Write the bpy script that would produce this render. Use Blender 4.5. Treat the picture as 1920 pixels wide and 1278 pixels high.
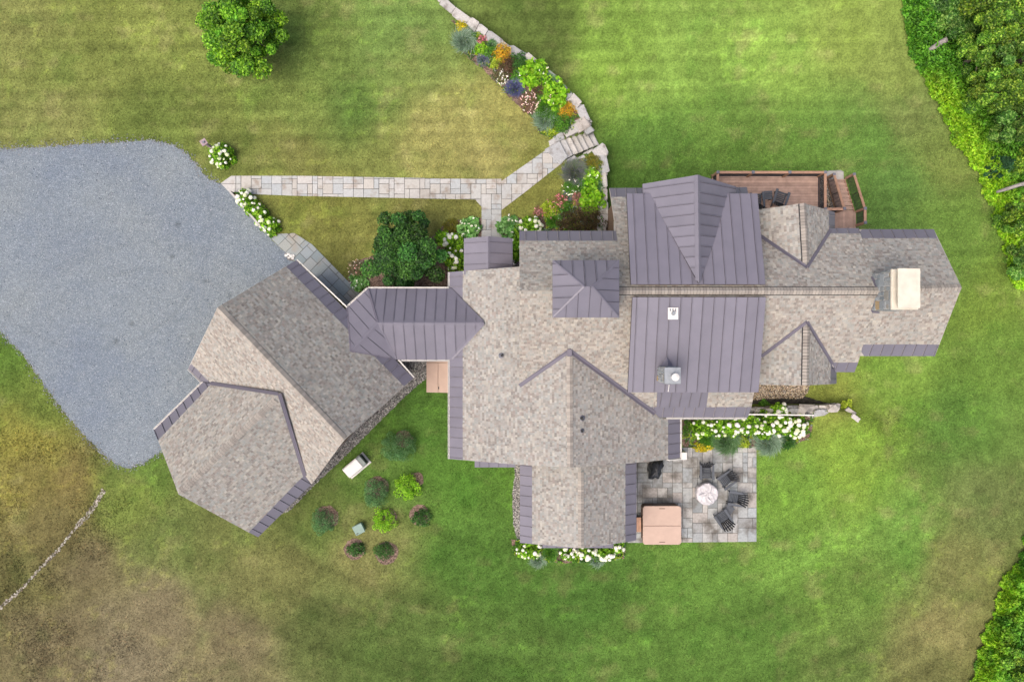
import bpy, bmesh, math, random
import numpy as np
from mathutils import Vector, Matrix
from mathutils.geometry import tessellate_polygon

random.seed(11)
RNG = np.random.default_rng(7)
scene = bpy.context.scene
for o in list(bpy.data.objects):
    bpy.data.objects.remove(o)
COL = scene.collection

# ------------------------------------------------------------------ camera, sky, sun, exposure
CAM_H = 42.0            # drone height above the patio, metres
FOC = 1386.0            # focal length in photo pixels (33 px per metre on the ground)
CX, CY = 960.0, 639.0
cam_d = bpy.data.cameras.new('camera')
cam = bpy.data.objects.new('camera', cam_d)
COL.objects.link(cam)
cam.location = (0, 0, CAM_H)
cam.rotation_euler = (0, 0, 0)
cam_d.sensor_width = 36
cam_d.lens = FOC / 1920 * 36
cam_d.clip_end = 3000
cam_d.clip_start = 0.5
scene.camera = cam

SUN_EL, SUN_AZ = math.radians(64), math.radians(230)     # azimuth clockwise from the top of the picture
world = bpy.data.worlds.new('World')
scene.world = world
world.use_nodes = True
wn = world.node_tree
bg = wn.nodes['Background']
sky = wn.nodes.new('ShaderNodeTexSky')
sky.sky_type = 'NISHITA'
sky.sun_disc = False
sky.sun_elevation = SUN_EL
sky.sun_rotation = SUN_AZ
sky.air_density = 0.7
sky.dust_density = 7.0
sky.ozone_density = 0.3
wn.links.new(sky.outputs[0], bg.inputs[0])
bg.inputs[1].default_value = 0.15
sun_d = bpy.data.lights.new('sun', 'SUN')
sun_d.energy = 0.6
sun_d.angle = math.radians(40)
sun_d.color = (1.0, 0.95, 0.88)
sun = bpy.data.objects.new('sun', sun_d)
COL.objects.link(sun)
sdir = Vector((math.sin(SUN_AZ) * math.cos(SUN_EL), math.cos(SUN_AZ) * math.cos(SUN_EL), math.sin(SUN_EL)))
sun.rotation_euler = sdir.to_track_quat('Z', 'Y').to_euler()
sun.location = sdir * 60
vs = scene.view_settings
vs.view_transform = 'Standard'
vs.look = 'None'
vs.exposure = 0.60
vs.gamma = 1.0
vs.use_curve_mapping = False
scene.render.resolution_x = 1024
scene.render.resolution_y = 681

# ------------------------------------------------------------------ survey helper: photo point + height -> place
def P(u, v, z=0.0):
    k = (CAM_H - z) / FOC
    return Vector(((u - CX) * k, -(v - CY) * k, z))

def lin(r, g, b):
    f = lambda c: (c / 255 / 12.92) if c / 255 <= 0.04045 else ((c / 255 + 0.055) / 1.055) ** 2.4
    return np.array([f(r), f(g), f(b)])

# ------------------------------------------------------------------ object helpers
WPOS = {}
def wpos(o):
    return WPOS.get(o.name, Vector((0, 0, 0)))

def tag(o, label=None, cat=None, group=None, kind=None):
    if label: o['label'] = label
    if cat: o['category'] = cat
    if group: o['group'] = group
    if kind: o['kind'] = kind
    return o

def empty(name, loc, label=None, cat=None, group=None, kind=None, parent=None):
    o = bpy.data.objects.new(name, None)
    o.empty_display_size = 0.3
    COL.objects.link(o)
    loc = Vector(loc)
    o.location = loc - (wpos(parent) if parent else Vector((0, 0, 0)))
    if parent: o.parent = parent
    WPOS[o.name] = loc
    return tag(o, label, cat, group, kind)

def place(name, mesh, parent=None, loc=(0, 0, 0), rot=None, scale=None):
    """link a mesh at a world place under an unrotated parent"""
    o = bpy.data.objects.new(name, mesh)
    COL.objects.link(o)
    loc = Vector(loc)
    o.location = loc - (wpos(parent) if parent else Vector((0, 0, 0)))
    if parent: o.parent = parent
    if rot is not None:
        o.rotation_mode = 'QUATERNION' if len(rot) == 4 else 'XYZ'
        if len(rot) == 4: o.rotation_quaternion = rot
        else: o.rotation_euler = rot
    if scale is not None: o.scale = scale if hasattr(scale, '__len__') else (scale,) * 3
    WPOS[o.name] = loc
    return o

class MB:
    """collects faces (with a colour each) and links them as one mesh object"""
    def __init__(s): s.v = []; s.f = []; s.c = []
    def face(s, pts, col=(1, 1, 1)):
        b = len(s.v)
        s.v += [tuple(p) for p in pts]
        s.f.append(tuple(range(b, b + len(pts)))); s.c.append(tuple(col))
    def prism(s, pts, off, col=(1, 1, 1)):
        """closed solid: polygon pts and the same polygon moved by off (off points inwards/down)"""
        q = [Vector(p) + Vector(off) for p in pts]
        pts = [Vector(p) for p in pts]
        n = Vector((0, 0, 0))
        for i in range(len(pts)):
            a, b = pts[i], pts[(i + 1) % len(pts)]
            n += a.cross(b)
        if n.dot(Vector(off)) > 0:
            pts.reverse(); q.reverse()
        b0 = len(s.v); m = len(pts)
        s.v += [tuple(p) for p in pts] + [tuple(p) for p in q]
        s.f.append(tuple(range(b0, b0 + m))); s.c.append(tuple(col))
        s.f.append(tuple(range(b0 + 2 * m - 1, b0 + m - 1, -1))); s.c.append(tuple(col))
        for i in range(m):
            j = (i + 1) % m
            s.f.append((b0 + i, b0 + m + i, b0 + m + j, b0 + j)); s.c.append(tuple(col))
    def box(s, c, d, ax=None, col=(1, 1, 1)):
        """box centre c, size d, axes ax (3 unit vectors)"""
        c = Vector(c)
        if ax is None: ax = (Vector((1, 0, 0)), Vector((0, 1, 0)), Vector((0, 0, 1)))
        x, y, z = [Vector(a) * (k / 2) for a, k in zip(ax, d)]
        s.prism([c - x - y + z, c + x - y + z, c + x + y + z, c - x + y + z], -2 * z, col)
    def bar(s, a, b, w, h, up=(0, 0, 1), col=(1, 1, 1)):
        a = Vector(a); b = Vector(b); t = (b - a); L = t.length; t.normalize()
        side = t.cross(Vector(up)).normalized(); u = side.cross(t).normalized()
        s.box((a + b) / 2, (L, w, h), (t, side, u), col)
    def tube(s, pts, radii, n=8, col=(1, 1, 1), cap=True):
        rings = []
        for i, p in enumerate(pts):
            p = Vector(p)
            t = Vector(pts[min(i + 1, len(pts) - 1)]) - Vector(pts[max(i - 1, 0)])
            t.normalize()
            a = t.cross(Vector((0, 0, 1)) if abs(t.z) < 0.9 else Vector((1, 0, 0))).normalized()
            b = t.cross(a).normalized()
            base = len(s.v)
            for k in range(n):
                ang = 2 * math.pi * k / n
                s.v.append(tuple(p + (a * math.cos(ang) + b * math.sin(ang)) * radii[i]))
            rings.append(base)
        for r0, r1 in zip(rings, rings[1:]):
            for k in range(n):
                j = (k + 1) % n
                s.f.append((r0 + k, r0 + j, r1 + j, r1 + k)); s.c.append(tuple(col))
        if cap:
            s.f.append(tuple(range(rings[0] + n - 1, rings[0] - 1, -1))); s.c.append(tuple(col))
            s.f.append(tuple(range(rings[-1], rings[-1] + n))); s.c.append(tuple(col))
    def mesh(s, name, mat, origin=(0, 0, 0), smooth=False, colour=False):
        me = bpy.data.meshes.new(name)
        V = np.array(s.v, dtype=float) - np.array(tuple(origin))
        me.from_pydata(V.tolist(), [], s.f)
        if colour:
            at = me.color_attributes.new('Col', 'FLOAT_COLOR', 'CORNER')
            arr = []
            for f, c in zip(s.f, s.c): arr += [c[0], c[1], c[2], 1.0] * len(f)
            at.data.foreach_set('color', arr)
        me.materials.append(mat)
        if smooth: me.polygons.foreach_set('use_smooth', [True] * len(me.polygons))
        me.update()
        return me
    def build(s, name, mat, parent=None, smooth=False, colour=False, bevel=0, origin=None):
        V = np.array(s.v)
        if origin is None:
            origin = Vector(((V[:, 0].min() + V[:, 0].max()) / 2, (V[:, 1].min() + V[:, 1].max()) / 2, V[:, 2].min()))
        me = s.mesh(name, mat, origin, smooth, colour)
        if bevel:
            bm = bmesh.new(); bm.from_mesh(me)
            bmesh.ops.bevel(bm, geom=[e for e in bm.edges if e.calc_face_angle(0) > 0.6], offset=bevel, segments=1, affect='EDGES')
            bm.to_mesh(me); bm.free()
        return place(name, me, parent, origin)

def np_mesh(name, V, T, C, mat):
    """fast triangle mesh; C is a colour for each vertex"""
    me = bpy.data.meshes.new(name)
    n, m = len(V), len(T)
    me.vertices.add(n); me.loops.add(m * 3); me.polygons.add(m)
    me.vertices.foreach_set('co', V.astype(np.float32).ravel())
    me.loops.foreach_set('vertex_index', T.astype(np.int32).ravel())
    me.polygons.foreach_set('loop_start', np.arange(0, m * 3, 3, dtype=np.int32))
    me.polygons.foreach_set('loop_total', np.full(m, 3, dtype=np.int32))
    if C is not None:
        at = me.color_attributes.new('Col', 'FLOAT_COLOR', 'POINT')
        at.data.foreach_set('color', np.concatenate([C, np.ones((n, 1))], 1).astype(np.float32).ravel())
    me.materials.append(mat)
    me.update(calc_edges=True)
    return me

# ------------------------------------------------------------------ 2-D helpers
def pip(x, y, poly):
    """vectorised point in polygon"""
    x = np.asarray(x, float); y = np.asarray(y, float)
    ins = np.zeros(x.shape, bool)
    n = len(poly)
    for i in range(n):
        x0, y0 = poly[i]; x1, y1 = poly[(i + 1) % n]
        if y0 == y1: continue
        c = ((y0 > y) != (y1 > y)) & (x < (x1 - x0) * (y - y0) / (y1 - y0) + x0)
        ins ^= c
    return ins

def seg_dist(x, y, line):
    """distance to a polyline and side (positive on its right-hand side in picture coordinates)"""
    best = np.full(np.shape(x), 1e9); side = np.zeros(np.shape(x))
    for (x0, y0), (x1, y1) in zip(line, line[1:]):
        dx, dy = x1 - x0, y1 - y0
        t = np.clip(((x - x0) * dx + (y - y0) * dy) / (dx * dx + dy * dy), 0, 1)
        d = np.hypot(x - (x0 + t * dx), y - (y0 + t * dy))
        s = -(dx * (y - y0) - dy * (x - x0))
        m = d < best
        best = np.where(m, d, best); side = np.where(m, np.sign(s), side)
    return best, side

def clip_half(poly, a, b, c):
    """keep a*x + b*y <= c"""
    out = []
    n = len(poly)
    for i in range(n):
        p, q = poly[i], poly[(i + 1) % n]
        dp = a * p[0] + b * p[1] - c; dq = a * q[0] + b * q[1] - c
        if dp <= 0: out.append(p)
        if (dp < 0 < dq) or (dq < 0 < dp):
            t = dp / (dp - dq)
            out.append((p[0] + (q[0] - p[0]) * t, p[1] + (q[1] - p[1]) * t))
    return out

def area2(poly):
    return sum(poly[i][0] * poly[(i + 1) % len(poly)][1] - poly[(i + 1) % len(poly)][0] * poly[i][1] for i in range(len(poly))) / 2

def clip_convex(poly, conv):
    if area2(conv) < 0: conv = conv[::-1]
    for i in range(len(conv)):
        p, q = conv[i], conv[(i + 1) % len(conv)]
        a, b = (q[1] - p[1]), -(q[0] - p[0])
        poly = clip_half(poly, a, b, a * p[0] + b * p[1])
        if len(poly) < 3: return []
    return poly

def sstep(a, b, x):
    t = np.clip((np.asarray(x, float) - a) / (b - a), 0, 1)
    return t * t * (3 - 2 * t)

_perm = RNG.random((64, 64))
def vnoise(x, y):
    x = np.asarray(x, float); y = np.asarray(y, float)
    xi = np.floor(x).astype(int); yi = np.floor(y).astype(int)
    fx = x - xi; fy = y - yi
    fx = fx * fx * (3 - 2 * fx); fy = fy * fy * (3 - 2 * fy)
    g = lambda i, j: _perm[(i * 7 + j * 3) % 64, (j * 5 + i) % 64]
    return (g(xi, yi) * (1 - fx) + g(xi + 1, yi) * fx) * (1 - fy) + (g(xi, yi + 1) * (1 - fx) + g(xi + 1, yi + 1) * fx) * fy
def fbm(x, y, oct=4):
    s = 0; a = 0.5; t = 0
    for k in range(oct):
        s = s + a * vnoise(x * 2 ** k + 17 * k, y * 2 ** k + 9 * k); t += a; a *= 0.55
    return s / t

# ------------------------------------------------------------------ materials
def newmat(name):
    m = bpy.data.materials.new(name)
    m.use_nodes = True
    return m, m.node_tree.nodes, m.node_tree.links, m.node_tree.nodes['Principled BSDF']

def ramp(N, stops):
    r = N.new('ShaderNodeValToRGB')
    e = r.color_ramp.elements
    while len(e) < len(stops): e.new(0.5)
    for k, (p, c) in enumerate(stops):
        e[k].position = p; e[k].color = (c[0], c[1], c[2], 1)
    return r

def noise(N, L, scale, detail=4, rough=0.55, coord='Object', vec=None):
    n = N.new('ShaderNodeTexNoise')
    n.inputs['Scale'].default_value = scale; n.inputs['Detail'].default_value = detail; n.inputs['Roughness'].default_value = rough
    if vec is None:
        tc = N.new('ShaderNodeTexCoord'); vec = tc.outputs[coord]
    L.new(vec, n.inputs['Vector'])
    return n

def world_pos(N):
    return N.new('ShaderNodeNewGeometry').outputs['Position']

def mixc(N, L, a, b, fac=1.0, mode='MULTIPLY'):
    m = N.new('ShaderNodeMix'); m.data_type = 'RGBA'; m.blend_type = mode
    if isinstance(fac, (int, float)): m.inputs[0].default_value = fac
    else: L.new(fac, m.inputs[0])
    for k, x in ((6, a), (7, b)):
        if isinstance(x, (tuple, list, np.ndarray)): m.inputs[k].default_value = (x[0], x[1], x[2], 1)
        else: L.new(x, m.inputs[k])
    return m.outputs[2]

def bump(N, L, B, h, strength, dist=0.02):
    b = N.new('ShaderNodeBump'); b.inputs['Strength'].default_value = strength; b.inputs['Distance'].default_value = dist
    L.new(h, b.inputs['Height']); L.new(b.outputs[0], B.inputs['Normal'])

def simple(name, col, rough=0.6, var=0.15, scale=6, metal=0.0, spec=0.4, bmp=0.0, bscale=40, objvar=0.0):
    m, N, L, B = newmat(name)
    wp = world_pos(N)
    n = noise(N, L, scale, vec=wp)
    r = ramp(N, [(0.3, [c * (1 - var) for c in col]), (0.7, [min(1, c * (1 + var)) for c in col])])
    L.new(n.outputs[0], r.inputs[0])
    out = r.outputs[0]
    if objvar:
        oi = N.new('ShaderNodeObjectInfo')
        r2 = ramp(N, [(0, [1 - objvar] * 3), (1, [1 + objvar] * 3)])
        L.new(oi.outputs['Random'], r2.inputs[0])
        out = mixc(N, L, out, r2.outputs[0])
    L.new(out, B.inputs['Base Color'])
    B.inputs['Roughness'].default_value = rough
    B.inputs['Metallic'].default_value = metal
    B.inputs['Specular IOR Level'].default_value = spec
    if bmp:
        n2 = noise(N, L, bscale, vec=wp)
        bump(N, L, B, n2.outputs[0], bmp)
    return m

def attr_mat(name, rough=0.8, fine=30, famt=0.25, spec=0.2, bmp=0.3, transl=0.0, mid=None):
    """colour from the 'Col' attribute times fine noise"""
    m, N, L, B = newmat(name)
    a = N.new('ShaderNodeAttribute'); a.attribute_name = 'Col'
    wp = world_pos(N)
    n = noise(N, L, fine, vec=wp, detail=5, rough=0.7)
    r = ramp(N, [(0.25, [1 - famt] * 3), (0.75, [1 + famt] * 3)])
    L.new(n.outputs[0], r.inputs[0])
    out = mixc(N, L, a.outputs['Color'], r.outputs[0])
    if mid:
        n3 = noise(N, L, mid[0], vec=wp, detail=6, rough=0.65)
        r3 = ramp(N, [(0.3, mid[1]), (0.7, mid[2])])
        L.new(n3.outputs[0], r3.inputs[0])
        out = mixc(N, L, out, r3.outputs[0])
    L.new(out, B.inputs['Base Color'])
    B.inputs['Roughness'].default_value = rough
    B.inputs['Specular IOR Level'].default_value = spec
    if bmp: bump(N, L, B, n.outputs[0], bmp)
    if transl:
        t = N.new('ShaderNodeBsdfTranslucent'); L.new(out, t.inputs[0])
        mx = N.new('ShaderNodeMixShader'); mx.inputs[0].default_value = transl
        L.new(B.outputs[0], mx.inputs[1]); L.new(t.outputs[0], mx.inputs[2])
        L.new(mx.outputs[0], N['Material Output'].inputs[0])
    return m

def piece_mat(name, cols, rough=0.7, stain=None, sscale=2.5, bmp=0.25, bscale=18, grain=0.12, slo=0.52):
    """stones and pavers: each object its own tone out of a range, stains across it"""
    m, N, L, B = newmat(name)
    oi = N.new('ShaderNodeObjectInfo')
    r = ramp(N, [(k / max(1, len(cols) - 1), c) for k, c in enumerate(cols)])
    L.new(oi.outputs['Random'], r.inputs[0])
    wp = world_pos(N)
    n = noise(N, L, bscale, vec=wp, detail=6, rough=0.65)
    r2 = ramp(N, [(0.25, [1 - grain] * 3), (0.75, [1 + grain] * 3)])
    L.new(n.outputs[0], r2.inputs[0])
    out = mixc(N, L, r.outputs[0], r2.outputs[0])
    if stain is not None:
        ns = noise(N, L, sscale, vec=wp, detail=5, rough=0.6)
        rs = ramp(N, [(slo, (0, 0, 0)), (slo + 0.2, (1, 1, 1))])
        L.new(ns.outputs[0], rs.inputs[0])
        out = mixc(N, L, out, stain, rs.outputs[0], 'MIX')
    L.new(out, B.inputs['Base Color'])
    B.inputs['Roughness'].default_value = rough
    B.inputs['Specular IOR Level'].default_value = 0.3
    bump(N, L, B, n.outputs[0], bmp)
    return m

def metal_mat(name, col, rough=0.38):
    m, N, L, B = newmat(name)
    oi = N.new('ShaderNodeObjectInfo')
    r = ramp(N, [(0, [c * 0.94 for c in col]), (1, [c * 1.06 for c in col])])
    L.new(oi.outputs['Random'], r.inputs[0])
    wp = world_pos(N)
    n = noise(N, L, 1.3, vec=wp, detail=6, rough=0.6)
    r2 = ramp(N, [(0.3, [0.93] * 3), (0.7, [1.07, 1.06, 1.05])])
    L.new(n.outputs[0], r2.inputs[0])
    L.new(mixc(N, L, r.outputs[0], r2.outputs[0]), B.inputs['Base Color'])
    n2 = noise(N, L, 3.0, vec=wp, detail=4)
    rr = N.new('ShaderNodeMapRange'); rr.inputs[3].default_value = rough - 0.08; rr.inputs[4].default_value = rough + 0.12
    L.new(n2.outputs[0], rr.inputs[0]); L.new(rr.outputs[0], B.inputs['Roughness'])
    B.inputs['Specular IOR Level'].default_value = 0.5
    n3 = noise(N, L, 2.2, vec=wp, detail=2)
    bump(N, L, B, n3.outputs[0], 0.06, 0.05)
    return m

M = {}
M['ground'] = attr_mat('lawn_soil', 0.95, 9, 0.50, 0.1, 0.6, mid=(28.0, (0.72, 0.75, 0.75), (1.28, 1.25, 1.2)))
M['grass'] = attr_mat('grass_blades', 0.75, 9, 0.14, 0.15, 0, transl=0.25)
M['leaf'] = attr_mat('leaves', 0.5, 12, 0.12, 0.35, 0, transl=0.42)
M['shingle'] = attr_mat('asphalt_shingle', 0.92, 45, 0.16, 0.15, 0.25, mid=(0.55, (0.93, 0.93, 0.93), (1.07, 1.06, 1.05)))
M['metal'] = metal_mat('violet_grey_roof_metal', (0.158, 0.153, 0.190))
M['flash'] = metal_mat('violet_grey_flashing', (0.128, 0.119, 0.152))
M['under'] = simple('dark_underlay', (0.05, 0.047, 0.055), 0.9)
M['fascia'] = simple('roof_deck_edge', (0.42, 0.39, 0.36), 0.8, 0.1)
M['siding'] = simple('stained_shingle_siding', (0.23, 0.15, 0.10), 0.85, 0.25, 9, bmp=0.4, bscale=14)
M['white'] = simple('white_paint', (0.66, 0.65, 0.62), 0.5, 0.05)
M['glass'] = simple('window_glass', (0.02, 0.025, 0.03), 0.05, 0.1, spec=0.8)
M['gravel'] = None
M['mulch'] = None
M['wood'] = simple('brown_composite_deck', (0.43, 0.295, 0.235), 0.7, 0.18, 3, objvar=0.14)
M['railwood'] = simple('tan_rail_wood', (0.40, 0.235, 0.16), 0.65, 0.15, 5, objvar=0.08)
M['black'] = simple('black_metal', (0.015, 0.016, 0.018), 0.45, 0.2)
M['cap'] = simple('grey_post_cap', (0.16, 0.165, 0.20), 0.5, 0.1)
M['tan'] = simple('tan_vinyl', (0.46, 0.335, 0.27), 0.55, 0.05, 3)
M['tubside'] = simple('brown_tub_cabinet', (0.13, 0.085, 0.065), 0.7, 0.2)
M['chair'] = simple('charcoal_plastic_lumber', (0.075, 0.085, 0.10), 0.55, 0.15, 12, objvar=0.12)
M['bark'] = simple('bark', (0.14, 0.115, 0.095), 0.95, 0.4, 7, bmp=0.8, bscale=25)
M['grey'] = simple('galvanised_steel', (0.30, 0.325, 0.35), 0.35, 0.12, 8, metal=0.5)
M['cream'] = simple('cream_chimney_cap', (0.60, 0.555, 0.465), 0.7, 0.12, 2.2)
M['paver'] = piece_mat('bluestone_paver', [(0.33, 0.36, 0.37), (0.40, 0.41, 0.40), (0.44, 0.42, 0.385), (0.36, 0.39, 0.405), (0.45, 0.445, 0.42), (0.41, 0.39, 0.355), (0.38, 0.41, 0.42), (0.47, 0.455, 0.43), (0.35, 0.37, 0.375)], 0.8, (0.27, 0.225, 0.185), 1.5, 0.25, 9, 0.14)
M['patio'] = piece_mat('weathered_bluestone', [(0.22, 0.24, 0.245), (0.36, 0.37, 0.36), (0.35, 0.325, 0.30), (0.28, 0.31, 0.32), (0.41, 0.41, 0.395), (0.23, 0.24, 0.24), (0.37, 0.405, 0.41), (0.40, 0.385, 0.36), (0.27, 0.29, 0.295), (0.33, 0.36, 0.37)], 0.75, (0.13, 0.12, 0.105), 1.1, 0.3, 8, 0.22, 0.47)
M['bluepath'] = piece_mat('blue_green_bluestone', [(0.20, 0.25, 0.27), (0.30, 0.33, 0.32), (0.27, 0.31, 0.33), (0.36, 0.35, 0.30), (0.24, 0.29, 0.31), (0.32, 0.34, 0.32)], 0.75, (0.30, 0.26, 0.21), 0.7)
M['stone'] = piece_mat('fieldstone', [(0.30, 0.31, 0.31), (0.44, 0.42, 0.39), (0.50, 0.48, 0.45), (0.36, 0.37, 0.38), (0.40, 0.37, 0.34), (0.47, 0.46, 0.44)], 0.85, (0.20, 0.18, 0.16), 2.2, 0.5, 14, 0.25)
M['chimstone'] = piece_mat('chimney_stone', [(0.17, 0.20, 0.22), (0.28, 0.31, 0.33), (0.22, 0.25, 0.27), (0.26, 0.28, 0.29), (0.33, 0.35, 0.36), (0.24, 0.27, 0.29), (0.38, 0.27, 0.13)], 0.85, None, 2, 0.4)
M['mortar'] = simple('pale_mortar', (0.60, 0.585, 0.55), 0.95, 0.1, 20)
M['joint'] = simple('paving_joint_sand', (0.115, 0.115, 0.105), 0.95, 0.3, 14)
M['petal'] = piece_mat('hydrangea_petals', [(0.80, 0.80, 0.74), (0.74, 0.78, 0.58), (0.82, 0.81, 0.76), (0.62, 0.70, 0.40), (0.78, 0.79, 0.70), (0.80, 0.76, 0.70)], 0.7, None, 2, 0.5, 40, 0.2)
M['pebble'] = attr_mat('pebbles', 0.8, 40, 0.15, 0.25, 0.1)

def gravel_mat():
    m, N, L, B = newmat('crushed_blue_gravel')
    wp = world_pos(N)
    v = N.new('ShaderNodeTexVoronoi'); v.inputs['Scale'].default_value = 30
    L.new(wp, v.inputs['Vector'])
    sx = N.new('ShaderNodeSeparateColor'); L.new(v.outputs['Color'], sx.inputs[0])
    r = ramp(N, [(0.0, (0.115, 0.145, 0.172)), (0.4, (0.155, 0.190, 0.222)), (0.85, (0.195, 0.232, 0.264)), (1.0, (0.31, 0.345, 0.37))])
    L.new(sx.outputs[0], r.inputs[0])
    n = noise(N, L, 0.22, vec=wp, detail=6, rough=0.6)
    r2 = ramp(N, [(0.3, (0.84, 0.87, 0.95)), (0.5, (1.0, 1.0, 1.0)), (0.72, (1.14, 1.11, 1.05))])
    L.new(n.outputs[0], r2.inputs[0])
    o = mixc(N, L, r.outputs[0], r2.outputs[0])
    n3 = noise(N, L, 3.0, vec=wp, detail=5, rough=0.7)
    r3 = ramp(N, [(0.3, [0.88] * 3), (0.7, [1.1] * 3)])
    L.new(n3.outputs[0], r3.inputs[0])
    o = mixc(N, L, o, r3.outputs[0])
    # tyre arcs and damp oil spots worn into the stone
    def spot(cx, cy, rad, wid, dark):
        d = N.new('ShaderNodeVectorMath'); d.operation = 'DISTANCE'; L.new(wp, d.inputs[0]); d.inputs[1].default_value = (cx, cy, 0.014)
        ns = noise(N, L, 1.6 if rad else 9.0, vec=wp, detail=4)
        a = N.new('ShaderNodeMath'); a.operation = 'MULTIPLY_ADD'; L.new(ns.outputs[0], a.inputs[0]); a.inputs[1].default_value = 0.9 * wid; a.inputs[2].default_value = -rad - 0.45 * wid
        b = N.new('ShaderNodeMath'); b.operation = 'ADD'; L.new(d.outputs['Value'], b.inputs[0]); L.new(a.outputs[0], b.inputs[1])
        c = N.new('ShaderNodeMath'); c.operation = 'ABSOLUTE'; L.new(b.outputs[0], c.inputs[0])
        mr = N.new('ShaderNodeMapRange'); mr.interpolation_type = 'SMOOTHSTEP'; mr.inputs[1].default_value = 0; mr.inputs[2].default_value = wid; mr.inputs[3].default_value = dark; mr.inputs[4].default_value = 1.0
        L.new(c.outputs[0], mr.inputs[0])
        return mr.outputs[0]
    for args in [(-24.0, 6.5, 6.9, 0.22, 0.93), (-20.5, -5.0, 9.0, 0.4, 0.955), (-20.5, -5.0, 10.5, 0.4, 0.955),
                 (-19.0, 6.6, 0, 0.30, 0.62), (-19.3, 4.8, 0, 0.24, 0.60), (-21.6, 1.0, 0, 0.26, 0.62), (-22.5, 0.0, 0, 0.28, 0.60), (-16.0, 2.6, 0, 0.2, 0.7), (-17.4, 3.4, 0, 0.22, 0.72)]:
        o = mixc(N, L, o, spot(*args))
    a = N.new('ShaderNodeAttribute'); a.attribute_name = 'Col'
    o = mixc(N, L, o, a.outputs['Color'])
    L.new(o, B.inputs['Base Color'])
    B.inputs['Roughness'].default_value = 0.85
    bump(N, L, B, v.outputs['Distance'], 0.5, 0.03)
    return m
M['gravel'] = gravel_mat()

def mulch_mat():
    m, N, L, B = newmat('bark_mulch')
    wp = world_pos(N)
    v = N.new('ShaderNodeTexVoronoi'); v.inputs['Scale'].default_value = 26
    L.new(wp, v.inputs['Vector'])
    sx = N.new('ShaderNodeSeparateColor'); L.new(v.outputs['Color'], sx.inputs[0])
    r = ramp(N, [(0.0, (0.06, 0.04, 0.03)), (0.5, (0.17, 0.115, 0.09)), (1.0, (0.33, 0.24, 0.19))])
    L.new(sx.outputs[0], r.inputs[0])
    n = noise(N, L, 1.4, vec=wp, detail=5)
    r2 = ramp(N, [(0.3, [0.75] * 3), (0.7, [1.2, 1.15, 1.1])])
    L.new(n.outputs[0], r2.inputs[0])
    L.new(mixc(N, L, r.outputs[0], r2.outputs[0]), B.inputs['Base Color'])
    B.inputs['Roughness'].default_value = 0.95
    bump(N, L, B, v.outputs['Distance'], 0.8, 0.03)
    return m
M['mulch'] = mulch_mat()

M['chairshade'] = simple('shaded_plastic_lumber', (0.018, 0.019, 0.022), 0.5, 0.15, 12)  # chair lumber darkened: shade on the steep back slats put into the colour
M['darksoil'] = simple('soil_with_painted_shade', (0.045, 0.04, 0.033), 0.95, 0.5, 5, bmp=0.8, bscale=8)

# ------------------------------------------------------------------ terrain
WALL = [(800, -40), (835, 8), (870, 36), (905, 60), (945, 88), (990, 112), (1030, 145), (1062, 178), (1090, 208), (1106, 240)]
WALL_FULL = WALL + [(1128, 280), (1137, 300), (1139, 345), (1139, 400), (1136, 432), (1165, 470), (1175, 640), (1190, 760)]
def drop(u, v):
    """how far the ground lies below patio level at a picture position"""
    u = np.asarray(u, float); v = np.asarray(v, float)
    d, s = seg_dist(u, v, [(800 - 450, -40 - 420)] + WALL_FULL)
    east = sstep(-4, 4, d * s)
    amp = 0.45 + 0.62 * sstep(-100, 230, v)
    w = 4 + 190 * sstep(1560, 1800, u)
    south = 1 - sstep(-1, 1, (v - (766 + 60 * sstep(1600, 1850, u))) / w)
    notch = pip(u, v, [(1050, 266), (1106, 238), (1130, 276), (1064, 298)])      # cut for the stone steps
    east = np.where(notch, 1.0, east)
    return amp * east * south
def gz(u, v): return -float(drop(u, v))
def G(u, v, lift=0.0):
    z = gz(u, v)
    return P(u, v, z) + Vector((0, 0, lift))

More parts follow.
